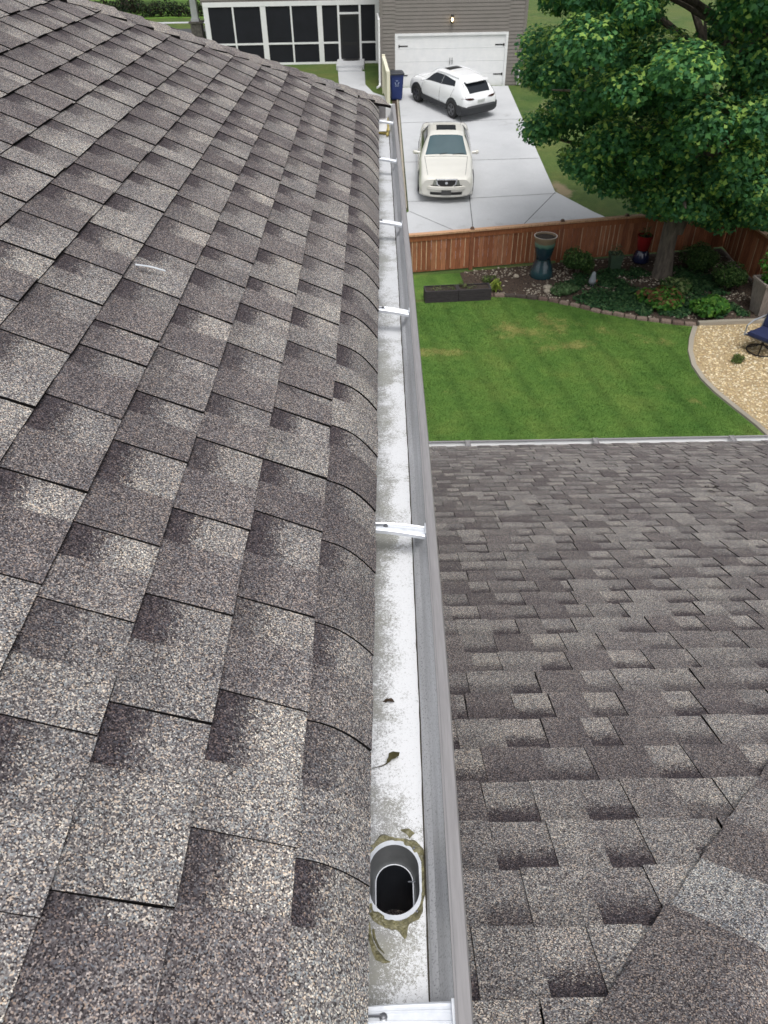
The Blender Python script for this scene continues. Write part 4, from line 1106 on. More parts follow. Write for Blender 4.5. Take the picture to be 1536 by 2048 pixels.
c.patch([(1.10, -.315), (1.10, .315), (.42, .275), (.42, -.275)], nu=18).build('windscreen', GLASSB, suv, smooth=True)
c.patch([(-2.02, -.27), (-2.02, .27), (-1.60, .33), (-1.60, -.33)], nu=18).build('rear_window', GLASS, suv, smooth=True)
for sg in (-1, 1):
    c.patch([(.80, sg*.478), (-.36, sg*.475), (-.36, sg*.375), (.22, sg*.375)]).build('side_window', GLASS, suv, smooth=True)
    c.patch([(-.38, sg*.475), (-1.28, sg*.455), (-1.18, sg*.40), (-.38, sg*.375)]).build('side_window', GLASS, suv, smooth=True)
    m = MB(); lo = []
    for k, (dx, hw, hh) in enumerate(((0, .03, .03), (.06, .045, .05), (.16, .06, .075), (.22, .045, .055), (.235, .02, .02))):
        lo.append([(sg*(.86+dx), .80-.02*k+hw*math.cos(a*PI/5), 1.05+hh*math.sin(a*PI/5)) for a in range(10)])
    m.ring(lo); m.build('mirror', WPAINT, suv, smooth=True)
    gaps(c, suv, [[(-.37, sg*.47), (-.37, sg*.76)], [(.95, sg*.49), (1.0, sg*.76)], [(-1.30, sg*.48), (-1.02, sg*.72)], [(-1.58, sg*.36), (-1.95, sg*.40), (-2.08, sg*.44)], [(1.2, sg*.36), (1.95, sg*.33)]])
    # slim tail lamp: dark blade with a pointed inner end
    m = MB(); lo = []
    for k in range(9):
        f = k/8; x = lerp(.36, .875, f); y = -2.135+.42*max(0, (x-.55)/.33)**2.0*.5; h = .008+.060*math.sin(min(1, f*1.15)*PI)**.8
        lo.append([(sg*x, y, .86+.03*f-h*.6), (sg*x, y-.03, .86+.03*f-h*.6), (sg*x, y-.03, .86+.03*f+h*.6), (sg*x, y, .86+.03*f+h*.6)])
    m.ring(lo); m.build('tail_light', TAIL, suv)
    m = MB(); m.box(sg*.905-.03, sg*.905+.012, -.95, .95, .27, .46); m.build('sill_cladding', PLAST, suv, bevel=.015)
    m = MB(); m.tube([c.S(.2, sg*.345, .03), c.S(-.6, sg*.345, .035), c.S(-1.3, sg*.335, .03)], .016, 6); m.build('roof_rail', WPAINT, suv)
    c.patch([(1.98, sg*.42), (1.75, sg*.47), (1.75, sg*.42), (1.98, sg*.32)], nu=6, nv=5).build('headlight', LAMPG, suv)
m = MB(); lo = []
for k in range(-12, 13):
    x = k/12*.935; yb = -2.25+.20*abs(k/12)**4
    lo.append([(x, yb+.3, .26), (x, yb+.08, .26), (x, yb, .36), (x, yb-.005, .55), (x, yb+.03, .60), (x, yb+.3, .62)])
m.ring(lo); m.build('rear_bumper', PLAST, suv, smooth=True, auto=35)
m = MB(); m.box(-.18, .18, -2.175, -2.145, .70, .80); m.build('number_plate', PLATEW, suv)
m = MB(); lo = []
for k in range(-8, 9):
    x = k/8*.56; lo.append([(x, -1.70+.0*abs(k), 1.455-.02*(k/8)**2), (x, -1.86+.06*(k/8)**2, 1.435-.02*(k/8)**2), (x, -1.87+.06*(k/8)**2, 1.405-.02*(k/8)**2), (x, -1.70, 1.40)])
m.ring(lo); m.build('spoiler', WPAINT, suv, smooth=True)
c.patch([(-.30, -.20), (-.30, .20), (.16, .20), (.16, -.20)], off=.008).build('sunroof', GLASS, suv, smooth=True)
for x in (-.80, .80):
    for y in (1.36, -1.32):
        arch(suv, x*1.125, y, .345, .455, PLAST, .25, 'wheel_arch', zlo=.27)
        wheel(suv, x*1.02, y, .345, .115, RIMD, 5)
place_car(suv, rad(31)); suv.scale = (.94, .94, .94)

# ------------------------------------------------------------------ wooden fence
def fence_run(label, p0, p1, h0, h1, posts, seed):
    rng = random.Random(seed); p0, p1 = Vector((*p0, 0)), Vector((*p1, 0)); Lg = (p1-p0).length; d = (p1-p0)/Lg; ang = math.atan2(d.y, d.x)
    base = Vector((p0.x, p0.y, gz(p0.y)))
    r = thing('wooden_fence', label, 'fence', base, ang)
    zz = lambda s: gz((p0+d*s).y)-base.z
    ht = lambda s: lerp(h0, h1, s/Lg)
    cs = [(.34, .125, .055), (.30, .108, .048), (.38, .145, .066), (.28, .098, .044), (.40, .17, .085)]
    m = MB(); s = 0
    while s < Lg:
        wdt = min(rng.uniform(.125, .145), Lg-s); k = rng.choice(cs); f = rng.uniform(.85, 1.1)
        m.box(s, s+wdt-.008, -.022, -.004+rng.uniform(-.002, .002), zz(s)+.05, zz(s)+ht(s)-.06, 0, tuple(x*f for x in k))
        if rng.random() < .42:                          # pale narrow strip over the joint to the next board
            m.box(s+wdt-.016, s+wdt+.004, -.034, -.010, zz(s)+.10, zz(s)+ht(s)-.16, 0, (.58, .40, .26))
        s += wdt
    m.build('board_panel', CEDAR, r)
    m = MB()
    for hz, hh in ((.12, .09), (.55, .09), (None, .13)):
        n = 12
        for k in range(n):
            a, b = Lg*k/n, Lg*(k+1)/n
            za, zb_ = (zz(a)+(hz if hz else ht(a)-.20)), (zz(b)+(hz if hz else ht(b)-.20))
            y0, y1 = (.0, .04) if hz else (-.045, -.024)
            m.ring([[(a, y0, za), (a, y1, za), (a, y1, za+hh), (a, y0, za+hh)], [(b, y0, zb_), (b, y1, zb_), (b, y1, zb_+hh), (b, y0, zb_+hh)]], 0, (.33, .115, .045))
    m.build('rail', CEDAR, r)
    m = MB(); n = 10
    for k in range(n):
        a, b = Lg*k/n, Lg*(k+1)/n-.004; za, zb_ = zz(a)+ht(a), zz(b)+ht(b)
        m.ring([[(a, -.085, za-.045), (a, .075, za-.045), (a, .075, za), (a, -.085, za)], [(b, -.085, zb_-.045), (b, .075, zb_-.045), (b, .075, zb_), (b, -.085, zb_)]], 0, (.58, .345, .20))
    m.build('cap_rail', CEDAR, r)
    for s in posts:
        m = MB(); m.box(s-.05, s+.05, -.060, .045, zz(s), zz(s)+ht(s)-.05, 0, (.26, .095, .045)); m.box(s-.055, s+.055, -.05, .05, zz(s)+ht(s)+.002, zz(s)+ht(s)+.06, 0, (.12, .07, .045), taper=.4)
        m.build('post', CEDAR, r)
    return r
fence_run('reddish cedar fence running along the back of the garden below the driveway', (-2.5, 20.0), (10.02, 21.665), 1.08, 1.16, (.2, 2.7, 5.06, 7.6, 9.45, 12.2), 1)
fence_run('reddish cedar fence turning towards the house at the right', (9.95, 21.6), (10.35, 14.0), 1.17, 1.45, (2.2, 4.5, 6.9), 2)

# ------------------------------------------------------------------ foliage
def leaves(name, cents, rads, per, size, cols, mat_, parent=None, seed=0, shape='maple', up=.5, flat=1.0, hollow=.35, core=None):
    """many small leaf faces; cents/rads: clump centres and radii, cols: list of leaf colours; outer leaves of a clump favour the last colour"""
    rng = np.random.default_rng(seed); cents = np.array(cents, float); rads = np.array(rads, float)
    per = np.array([per]*len(cents)) if np.isscalar(per) else np.array(per)
    idx = np.repeat(np.arange(len(cents)), per); n = len(idx)
    d = rng.normal(size=(n, 3)); d /= np.linalg.norm(d, axis=1)[:, None]
    rr_ = hollow+(1-hollow)*rng.random(n)**.5
    P = cents[idx]+d*(rr_*rads[idx])[:, None]*np.array([1, 1, flat])
    nrm = d*.7+np.array([0, 0, up])+rng.normal(size=(n, 3))*.45; nrm /= np.linalg.norm(nrm, axis=1)[:, None]
    a = np.cross(nrm, rng.normal(size=(n, 3))); a /= np.linalg.norm(a, axis=1)[:, None]; b = np.cross(nrm, a)
    s = size*(.65+.7*rng.random(n))
    if shape == 'maple':
        tpl = np.array([(-.5, 0, 0), (-.15, .42, -.06), (.02, .22, .02), (.5, 0, -.08), (.02, -.22, .02), (-.15, -.42, -.06)])
        fcs = [(0, 1, 2), (0, 2, 3), (0, 3, 4), (0, 4, 5)]
    elif shape == 'blade':
        tpl = np.array([(-.5, .06, 0), (-.5, -.06, 0), (.1, -.09, .12), (.5, 0, -.05), (.1, .09, .12)]); fcs = [(0, 1, 2), (0, 2, 4), (4, 2, 3)]
    else:
        tpl = np.array([(-.5, 0, 0), (0, .32, .05), (.5, 0, -.05), (0, -.32, .05)]); fcs = [(0, 3, 1), (1, 3, 2)]
    k = len(tpl)
    V = P[:, None, :]+s[:, None, None]*(tpl[None, :, 0, None]*a[:, None, :]+tpl[None, :, 1, None]*b[:, None, :]+tpl[None, :, 2, None]*nrm[:, None, :])
    F = (np.array(fcs)[None]+(np.arange(n)*k)[:, None, None]).reshape(-1, 3)
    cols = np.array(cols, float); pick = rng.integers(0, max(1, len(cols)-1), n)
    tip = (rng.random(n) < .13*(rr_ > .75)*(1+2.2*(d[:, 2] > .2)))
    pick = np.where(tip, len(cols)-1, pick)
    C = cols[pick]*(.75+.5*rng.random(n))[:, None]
    me = bpy.data.meshes.new(name); me.vertices.add(n*k); me.vertices.foreach_set('co', V.reshape(-1).astype(np.float32))
    nf = len(F); me.loops.add(nf*3); me.loops.foreach_set('vertex_index', F.reshape(-1).astype(np.int32)); me.polygons.add(nf)
    me.polygons.foreach_set('loop_start', np.arange(0, nf*3, 3, dtype=np.int32)); me.polygons.foreach_set('loop_total', np.full(nf, 3, np.int32)); me.update(calc_edges=True)
    ca = me.color_attributes.new('Col', 'FLOAT_COLOR', 'POINT')
    ca.data.foreach_set('color', np.concatenate([np.repeat(C, k, 0), np.ones((n*k, 1))], 1).astype(np.float32).ravel())
    me.materials.append(mat_); me.validate()
    o = bpy.data.objects.new(name, me); COL.objects.link(o)
    if parent is not None: o.parent = parent
    return o

# the maple behind the bed
TX, TY = 7.70, 19.95; TZ = gz(TY)
tree = thing('maple_tree', 'large dense green maple rising from the planting bed at the right', 'tree', (TX, TY, TZ))
rng = random.Random(77)
m = MB()
m.tube([(0, 0, -.1), (0, 0, .15), (-.03, .02, .8), (-.02, .02, 1.6), (.02, 0, 2.1)], [.33, .26, .215, .205, .22], 14)
m.tube([(.10, -.02, 1.2), (.24, -.03, 2.0), (.5, -.1, 3.2), (.7, -.2, 5), (.5, 0, 8)], [.20, .19, .16, .12, .05], 10)
ends = []
for k in range(22):
    a = k*2.399+.4; ln = rng.uniform(2.6, 4.2); z0 = rng.uniform(1.5, 6.0); zr = rng.uniform(.6, 2.2)
    ex, ey, ez = math.cos(a)*ln, math.sin(a)*ln, z0+zr
    m.tube([(0.02+.06*z0*.5, 0, z0), (ex*.35, ey*.35, z0+zr*.55), (ex*.7, ey*.7, z0+zr*.85), (ex, ey, ez)], [.11, .08, .05, .015], 7); ends.append((ex, ey, ez))
m.build('trunk', BARK, tree, smooth=True)
cents, rads = [], []
def crown_r(z):                                          # outline of the crown over height above ground
    return float(np.interp(z, [1.4, 1.8, 2.2, 2.8, 3.6, 4.6, 5.6, 7.0, 8.5, 10.2], [1.2, 2.2, 2.5, 2.75, 3.15, 3.8, 4.3, 4.3, 3.3, 1.0]))
tries = 0
while len(cents) < 280 and tries < 16000:
    tries += 1
    z = rng.uniform(1.5, 10.0); a = rng.uniform(0, 2*PI); R_ = crown_r(z)*(1+.12*math.sin(3*a+z*1.3)+.07*math.sin(5*a-z*2.1))
    rr_ = R_*(rng.uniform(.25, 1)**.5)
    p = (rr_*math.cos(a), rr_*math.sin(a), z)
    zmin = float(np.interp(p[0], [-4.5, -3.2, -1.5, 0, 1.8, 4], [3.0, 2.75, 2.2, 1.4, 1.6, 1.4]))   # boughs on the garden side hang less low
    if z+.33*min(0, p[1]) < zmin: continue
    if any((p[0]-q[0])**2+(p[1]-q[1])**2+(p[2]-q[2])**2 < .60**2 for q in cents): continue
    cents.append(p); rads.append(rng.uniform(.42, .80))
cents += [(-.55, -.5, 2.05), (.5, -.7, 2.0), (.0, -1.0, 2.25), (.95, -.3, 1.95), (-1.0, -.3, 2.2), (.1, .5, 1.9), (1.5, -.6, 2.1)]; rads += [.55, .5, .55, .5, .55, .5, .55]
rads = np.array(rads)
per = (820*(rads/.65)**2).astype(int)
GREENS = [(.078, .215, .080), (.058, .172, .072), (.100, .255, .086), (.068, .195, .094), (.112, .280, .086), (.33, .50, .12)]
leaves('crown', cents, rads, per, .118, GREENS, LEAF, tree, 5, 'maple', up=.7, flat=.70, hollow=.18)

def bush(name, x, y, r, h, label, cat='shrub', cols=None, n=1500, size=.06, seed=1, shape='oval', group=None, lumps=9):
    b = thing(name, label, cat, (x, y, gz(y)), 0, group); rg = random.Random(seed)
    m = MB()
    for k in range(5):
        a = k*1.3; m.tube([(0, 0, 0), (.3*r*math.cos(a), .3*r*math.sin(a), h*.4), (.6*r*math.cos(a), .6*r*math.sin(a), h*.75)], [.02, .015, .006], 5)
    m.build('stem', BARK, b)
    cs, rs = [], []
    for k in range(lumps):
        a = rg.uniform(0, 6.28); q = r*.55*rg.random()**.5; cs.append((q*math.cos(a), q*math.sin(a), h*rg.uniform(.35, .68))); rs.append(r*rg.uniform(.42, .6))
    leaves('foliage', cs, rs, n//lumps, size, cols or [(.035, .085, .02), (.045, .105, .025), (.03, .07, .02), (.09, .16, .04)], LEAF, b, seed, shape, up=.5, flat=.8*h/(1.3*r), hollow=.55)
    return b
BOX = [(.050, .110, .032), (.066, .136, .038), (.044, .096, .032), (.12, .20, .06)]
bush('boxwood', 5.40, 20.1, .45, .85, 'round boxwood shrub between the tall blue green pot and the small green pot', cols=BOX, n=3600, seed=2)
bush('boxwood', 8.85, 20.3, .62, .75, 'wide boxwood shrub against the fence corner right of the tree trunk', cols=BOX, n=4200, seed=3)
bush('boxwood', 9.05, 18.9, .50, .75, 'boxwood shrub in front of the right fence, nearer than the corner one', cols=BOX, n=3600, seed=4)
BRIGHT = [(.055, .17, .028), (.075, .21, .032), (.045, .13, .028), (.14, .29, .05)]
bush('leafy_plant', 7.05, 18.05, .62, .42, 'bright green leafy plant with rusty flower heads at the bed edge', 'plant', BRIGHT+[(.20, .10, .05)], 1700, .13, 6)
bush('leafy_plant', 8.22, 17.5, .58, .45, 'bright lime green plant in the bed corner beside the gravel', 'plant', BRIGHT, 1500, .14, 7)
bush('leafy_plant', 7.75, 18.9, .5, .34, 'loose pale edged plant at the foot of the tree trunk', 'plant', [(.08, .16, .05), (.10, .19, .06), (.06, .12, .045), (.28, .36, .15)], 900, .12, 8)
bush('leafy_plant', 4.85, 18.95, .42, .22, 'low pale green plant left of the garden ornament', 'plant', [(.10, .18, .075), (.08, .15, .06), (.15, .23, .11)], 900, .09, 9)
bush('yucca', 3.05, 19.15, .13, .36, 'small yellow green sprout beside the dark timber planter', 'plant', [(.22, .30, .05), (.30, .38, .07), (.15, .24, .05)], 70, .22, 10, 'blade', lumps=3)
bush('yucca', 2.95, 19.75, .22, .2, 'thin straggly weed growing in the mulch behind the sprout', 'plant', [(.10, .16, .05), (.14, .2, .06)], 90, .14, 11, 'blade', lumps=4)
bush('garden_shrub', 7.3, 37.0, .8, 1.5, 'tall shrub at the corner of the neighbour garage behind the maple', cols=BOX, n=2600, size=.11, seed=12)
bush('garden_shrub', -9.7, 48.6, .7, .8, 'dark round shrub beside the stone pier of the far porch', cols=BOX, n=1500, size=.11, seed=14)
# ivy / ground cover
rg = random.Random(31); cs, rs = [], []
for k in range(230):
    x, y = rg.uniform(4.6, 9.0), rg.uniform(17.3, 20.3)
    if y < float(np.interp(x, [p[0] for p in BED], [p[1] for p in BED]))+.28: continue
    if (x-7.7)**2+(y-19.95)**2 < .15 or mnoise.noise(Vector((x*.9, y*.9, 3))) < -.22: continue
    cs.append((x, y, gz(y)+.06)); rs.append(rg.uniform(.16, .30))
gc = leaves('ground_cover', cs, rs, 95, .085, [(.040, .105, .042), (.052, .13, .05), (.036, .09, .044), (.09, .175, .07)], LEAF, None, 15, 'oval', up=1.2, flat=.35, hollow=.2)
stuff(gc, 'dark green ivy ground cover spreading under the maple', 'ground cover')
# loose pebbles in gravel area and bed
def pebbles(name, pts, smin, smax, cols, seed, z0=.02):
    rg = random.Random(seed); vs, fs, cc = [], [], []
    ico = [(0, 0, 1), (.9, 0, .2), (.3, .85, .1), (-.75, .5, .15), (-.7, -.55, .1), (.3, -.9, .2), (0, 0, -.6)]
    tri = [(0, 1, 2), (0, 2, 3), (0, 3, 4), (0, 4, 5), (0, 5, 1), (6, 2, 1), (6, 3, 2), (6, 4, 3), (6, 5, 4), (6, 1, 5)]
    mb = MB()
    for x, y in pts:
        s = rg.uniform(smin, smax); a = rg.uniform(0, 6.28); ca, sa = math.cos(a), math.sin(a); el = rg.uniform(.6, 1); fl = rg.uniform(.45, .8); col = rg.choice(cols); k = rg.uniform(.8, 1.15)
        P_ = [(x+s*(px*ca-py*el*sa), y+s*(px*sa+py*el*ca), gz(y)+z0+s*pz*fl) for px, py, pz in [(q[0]*rg.uniform(.8, 1.15), q[1]*rg.uniform(.8, 1.15), q[2]) for q in ico]]
        mb.mesh(P_, tri, 0, tuple(c_*k for c_ in col))
    return mb.build(name, STONE)
rg = random.Random(5); pts = []
gxm = lambda y: float(np.interp(y, [p[1] for p in GRV[::-1]], [p[0] for p in GRV[::-1]]))
while len(pts) < 8500:
    x, y = rg.uniform(6.9, 10.6), rg.uniform(11.2, 16.85)
    if x > gxm(y)+.10: pts.append((x, y))
stuff(pebbles('gravel', pts, .018, .042, [(.58, .46, .27), (.66, .55, .36), (.50, .38, .21), (.72, .63, .46), (.42, .31, .18)], 6), 'pale tan pea gravel spread beside the lawn', 'gravel')
pts = []
while len(pts) < 1500:
    x, y = rg.uniform(2.3, 10.0), rg.uniform(17.2, 21.2)
    if y < float(np.interp(x, [p[0] for p in BED], [p[1] for p in BED]))+.15 or y > 20.35+(x-1)*.135: continue
    dn = mnoise.noise(Vector((x*1.1, y*1.1, 8)))+(.25 if y > 19.3 and x > 4.5 else 0)+(.35 if abs(x-4.35) < .3 and y < 19.6 else 0)
    if dn < .12 and rg.random() > .12: continue
    pts.append((x, y))
stuff(pebbles('pale_stones', pts, .02, .05, [(.34, .30, .24), (.27, .235, .19), (.42, .38, .31), (.18, .15, .12)], 7), 'pale loose stones scattered over the planting bed mulch', 'stones')
pts = [(rg.uniform(2.3, 10), rg.uniform(17.3, 21)) for _ in range(5000)]
pts = [(x, y) for x, y in pts if float(np.interp(x, [p[0] for p in BED], [p[1] for p in BED]))+.12 < y < 20.35+(x-1)*.135]
stuff(pebbles('bark_chips', pts, .015, .035, [(.06, .038, .028), (.09, .06, .042), (.035, .024, .018), (.12, .085, .06)], 9, .012), 'dark bark chips covering the planting bed', 'mulch')
for i, (x, y, s) in enumerate(((4.45, 19.2, .13), (4.62, 19.0, .15), (4.40, 19.0, .10), (3.72, 20.0, .08))):
    rg2 = random.Random(i); bm = bmesh.new(); bmesh.ops.create_icosphere(bm, subdivisions=2, radius=s)
    for v in bm.verts: v.co *= 1+.28*mnoise.noise(v.co*9+Vector((i*5, 0, 0))); v.co.z *= .6
    me = bpy.data.meshes.new('garden_rock'); bm.to_mesh(me); bm.free(); me.materials.append(pm('rock', (.45, .40, .32), (.28, .24, .19), 14, .9, bump=.5))
    o = bpy.data.objects.new('garden_rock', me); COL.objects.link(o); o.location = (x, y, gz(y)+.05)
    tag(o, ['pale tan rock at the back of the small pile before the tall pot', 'largest pale tan rock of the small pile before the tall pot', 'smallest pale tan rock of the pile before the tall pot', 'single white stone at the left foot of the tall pot'][i], 'rock')
# edging stones along the bed
def along(poly, step):
    pts = [Vector((*p, 0)) for p in poly]; out = []; acc = 0
    for a, b in zip(pts[:-1], pts[1:]):
        l = (b-a).length
        while acc < l:
            p = a+(b-a)*(acc/l); out.append((p.x, p.y, math.atan2((b-a).y, (b-a).x))); acc += step
        acc -= l
    return out
STN = [pm('edging_a', (.17, .115, .095), (.085, .06, .05), 12, .9, bump=.6), pm('edging_b', (.25, .19, .155), (.14, .10, .08), 12, .9, bump=.6), pm('edging_c', (.085, .065, .055), (.045, .035, .03), 12, .9, bump=.6)]
protos = []
for k in range(3):
    m = MB(); m.box(-.135, .135, -.075, .075, -.03, .075, taper=.10); o = m.build('edging_stone', STN[k], bevel=.015); protos.append(o)
rg = random.Random(17)
for i, (x, y, a) in enumerate(along(BED[2:], .285)):
    src = rg.choice(protos); o = src.copy() if i >= 3 else protos[i]
    if i >= 3: COL.objects.link(o)
    o.location = (x, y+.06, gz(y)+rg.uniform(-.015, .01)); o.rotation_euler = (rg.uniform(-.04, .04), rg.uniform(-.04, .04), a+rg.uniform(-.07, .07)); o.scale = (rg.uniform(.9, 1.03), rg.uniform(.85, 1.1), rg.uniform(.85, 1.1))
    tag(o, 'reddish brown edging stone between the lawn and the planting bed', 'edging stone', 'edging stones along the planting bed')
# concrete border strip of the gravel
m = MB()
def strip(poly, wd, h, m, lift=0):
    pts = [Vector((*p, 0)) for p in poly]; lo = []
    for i, p in enumerate(pts):
        d = (pts[min(i+1, len(pts)-1)]-pts[max(i-1, 0)]).normalized(); nn = Vector((-d.y, d.x, 0)); z = gz(p.y)
        lo.append([p-nn*wd/2+Vector((0, 0, z-.03)), p+nn*wd/2+Vector((0, 0, z-.03)), p+nn*wd*.42+Vector((0, 0, z+h)), p-nn*wd*.42+Vector((0, 0, z+h))])
    m.ring(lo)
strip(GRV, .125, .05, m)
strip([(7.7, 16.93), (8.4, 16.98), (9.2, 17.0), (10.3, 17.0)], .14, .09, m)
struct(m.build('gravel_border', CONCB))

# ------------------------------------------------------------------ pots, planters, ornament
def glaze(name, cols, rough=.18):
    m_, t, b = newmat(name); b.inputs['Roughness'].default_value = rough; b.inputs['Coat Weight'].default_value = .4
    oc = coords(t, 'Object'); s_ = N(t, 'SeparateXYZ'); L(t, oc, s_.inputs[0]); n_ = N(t, 'TexNoise', Scale=9.0, Detail=4.0); L(t, oc, n_.inputs['Vector'])
    f = math_(t, 'ADD', s_.outputs[2], math_(t, 'MULTIPLY', math_(t, 'SUBTRACT', n_.outputs[0], .5), .10))
    r = ramp(t, cols); L(t, f, r.inputs[0]); L(t, r.outputs[0], b.inputs['Base Color'])
    return m_
SOIL = pm('potting_soil', (.05, .035, .025), (.02, .015, .012), 30, .95, bump=.8)
def pot(name, x, y, z, prof, mat_, label, cat='pot', soil=None, rz=0, plant=None, n=28):
    r = thing(name, label, cat, (x, y, z), rz)
    m = MB(); m.lathe(prof, n); m.build('pot_wall', mat_, r, smooth=True)
    if soil: m = MB(); m.lathe([(soil[0], soil[1]-.02), (soil[0], soil[1]), (.01, soil[1]+.012)], n); m.build('soil', SOIL, r)
    if plant:
        leaves('plant', [(0, 0, soil[1]+plant[0])], [plant[1]], plant[2], plant[3], plant[4], LEAF, r, plant[5], plant[6], up=.8, hollow=.1)
    return r
zb_ = gz(20.05)
pot('glazed_pot', 4.42, 20.1, zb_+.01, [(.315, 0), (.325, .03), (.30, .18), (.25, .34), (.205, .46), (.20, .50), (.02, .505)], glaze('dark_teal_glaze', [(.0, (.016, .042, .05)), (.15, (.022, .062, .075)), (.35, (.018, .044, .058)), (.5, (.012, .03, .04))]),
    'dark teal glazed pot standing upside down as a plinth by the fence')
pot('glazed_pot', 4.42, 20.1, zb_+.52, [(.19, 0), (.20, .02), (.22, .10), (.26, .25), (.285, .40), (.29, .52), (.305, .55), (.31, .60), (.285, .60), (.275, .52), (.02, .50)],
    glaze('banded_glaze', [(.0, (.012, .03, .045)), (.32, (.014, .040, .055)), (.36, (.07, .15, .12)), (.43, (.12, .20, .155)), (.46, (.17, .125, .085)), (.60, (.25, .19, .135))]), 'tall glazed pot with pale green band and tan rim, set on the upturned teal pot', soil=(.27, .55))
zr_ = gz(20.95)
pot('glazed_pot', 7.35, 20.85, zr_+.02, [(.20, 0), (.23, .03), (.235, .12), (.20, .26), (.15, .34), (.02, .345)], glaze('navy_glaze', [(0, (.012, .016, .045)), (.2, (.018, .022, .06)), (.5, (.01, .012, .03))]), 'navy glazed pot upside down under the red pot beside the tree trunk')
pot('glazed_pot', 7.35, 20.85, zr_+.37, [(.15, 0), (.16, .02), (.185, .15), (.20, .32), (.215, .36), (.215, .40), (.195, .40), (.185, .34), (.02, .32)], glaze('red_glaze', [(0, (.16, .012, .014)), (.3, (.24, .016, .018)), (.6, (.12, .01, .012))]),
    'red glazed pot standing on the navy pot beside the tree trunk', soil=(.18, .35), plant=(.06, .20, 60, .16, [(.07, .13, .04), (.10, .16, .05), (.2, .2, .09)], 3, 'blade'))
pot('square_planter', 6.48, 20.35, gz(20.35)+.01, [(.17, 0), (.18, .02), (.235, .44), (.255, .45), (.255, .50), (.22, .50), (.21, .45), (.02, .43)], pm('green_planter', (.040, .075, .045), (.03, .055, .035), 8, .6), 'small square dark green planter with pale seedlings left of the trunk', 'planter', soil=(.2, .44), rz=rad(45), n=4,
    plant=(.08, .22, 90, .13, [(.16, .20, .11), (.12, .17, .08), (.25, .26, .18)], 4, 'blade'))
# dark timber raised planter on the left
r = thing('timber_planter', 'long low dark timber planter box at the lawn edge by the gutter', 'planter', (1.98, 18.72, gz(18.7)), rad(4))
TIM = pm('dark_timber', (.045, .038, .042), (.022, .018, .02), 9, .8, bump=.5, stretch=(1, 6, 6))
for (x0, x1) in ((-.86, 0.0), (.01, .86)):
    m = MB()
    for k in range(3):
        m.box(x0, x1, -.20, -.16, .005+k*.105, .105+k*.105); m.box(x0, x1, .16, .20, .005+k*.105, .105+k*.105)
        m.box(x0, x0+.04, -.16, .16, .005+k*.105, .105+k*.105); m.box(x1-.04, x1, -.16, .16, .005+k*.105, .105+k*.105)
    m.build('box_side', TIM, r, bevel=.005)
    m = MB(); m.box(x0+.04, x1-.04, -.16, .16, .15, .285); m.build('soil', SOIL, r)
leaves('seedlings', [(-.5, 0, .30), (-.2, 0, .30), (.35, 0, .30), (.15, .05, .36)], [.2, .18, .2, .12], 40, .10, [(.09, .12, .05), (.13, .15, .07), (.16, .19, .06)], LEAF, r, 5, 'blade', up=.9, flat=.4)
# tall weathered planter at the right edge
r = thing('wood_planter', 'tall tapered grey weathered wood planter with a plant, in front of the right fence', 'planter', (9.50, 17.55, gz(17.5)), rad(6))
GREYW = pm('weathered_wood', (.33, .29, .26), (.17, .145, .13), 7, .85, bump=.4, stretch=(8, 8, .6))
m = MB()
for k in range(5):
    x0 = -.30+k*.12; lo = []
    for z, q in ((0, .72), (.82, 1.0)): lo.append([(x0*q, -.30*q, z), ((x0+.116)*q, -.30*q, z), ((x0+.116)*q, -.27*q, z), (x0*q, -.27*q, z)])
    m.ring(lo); m.ring([[(-b_, a_, z_) for a_, b_, z_ in l] for l in lo]); m.ring([[(b_, -a_, z_) for a_, b_, z_ in l] for l in lo]); m.ring([[(-a_, -b_, z_) for a_, b_, z_ in l] for l in lo])
m.build('box_side', GREYW, r)
m = MB(); m.box(-.32, .32, -.33, -.28, .80, .86); m.box(-.32, .32, .28, .33, .80, .86); m.box(-.33, -.28, -.28, .28, .80, .86); m.box(.28, .33, -.28, .28, .80, .86); m.build('box_rim', GREYW, r)
m = MB(); m.box(-.26, .26, -.26, .26, .7, .79); m.build('soil', SOIL, r)
leaves('plant', [(0, 0, 1.0), (.12, -.1, 1.15), (-.12, .1, 1.3), (.1, .1, 1.45), (-.15, -.15, .95)], [.28, .25, .25, .2, .2], 130, .10, BRIGHT, LEAF, r, 8, 'oval', up=.6)
# garden ornament
r = thing('garden_ornament', 'small pale grey bird ornament with a rusty wing in the ivy', 'ornament', (5.62, 19.25, gz(19.25)+.05), rad(-20))
m = MB(); lo = []
for y, rr_, z in ((-.17, .015, .16), (-.12, .06, .15), (-.02, .10, .14), (.07, .085, .17), (.12, .06, .24), (.16, .05, .29), (.21, .03, .29), (.26, .006, .275)):
    lo.append([(rr_*math.cos(a*PI/6), y, z+rr_*math.sin(a*PI/6)) for a in range(12)])
m.ring(lo); m.tube([(.03, 0, .06), (.03, .01, 0)], .012, 6); m.tube([(-.03, 0, .06), (-.03, .01, 0)], .012, 6); m.build('body', pm('ornament_grey', (.25, .28, .30), (.17, .19, .21), 12, .5), r, smooth=True)
m = MB(); m.ring([[(.095, -.10, .17), (.11, -.02, .19), (.10, .08, .17), (.09, 0, .12)], [(.115, -.10, .17), (.13, -.02, .19), (.12, .08, .17), (.11, 0, .12)]]); m.build('wing', pm('ornament_rust', (.42, .15, .09), (.3, .1, .06), 12, .6), r)

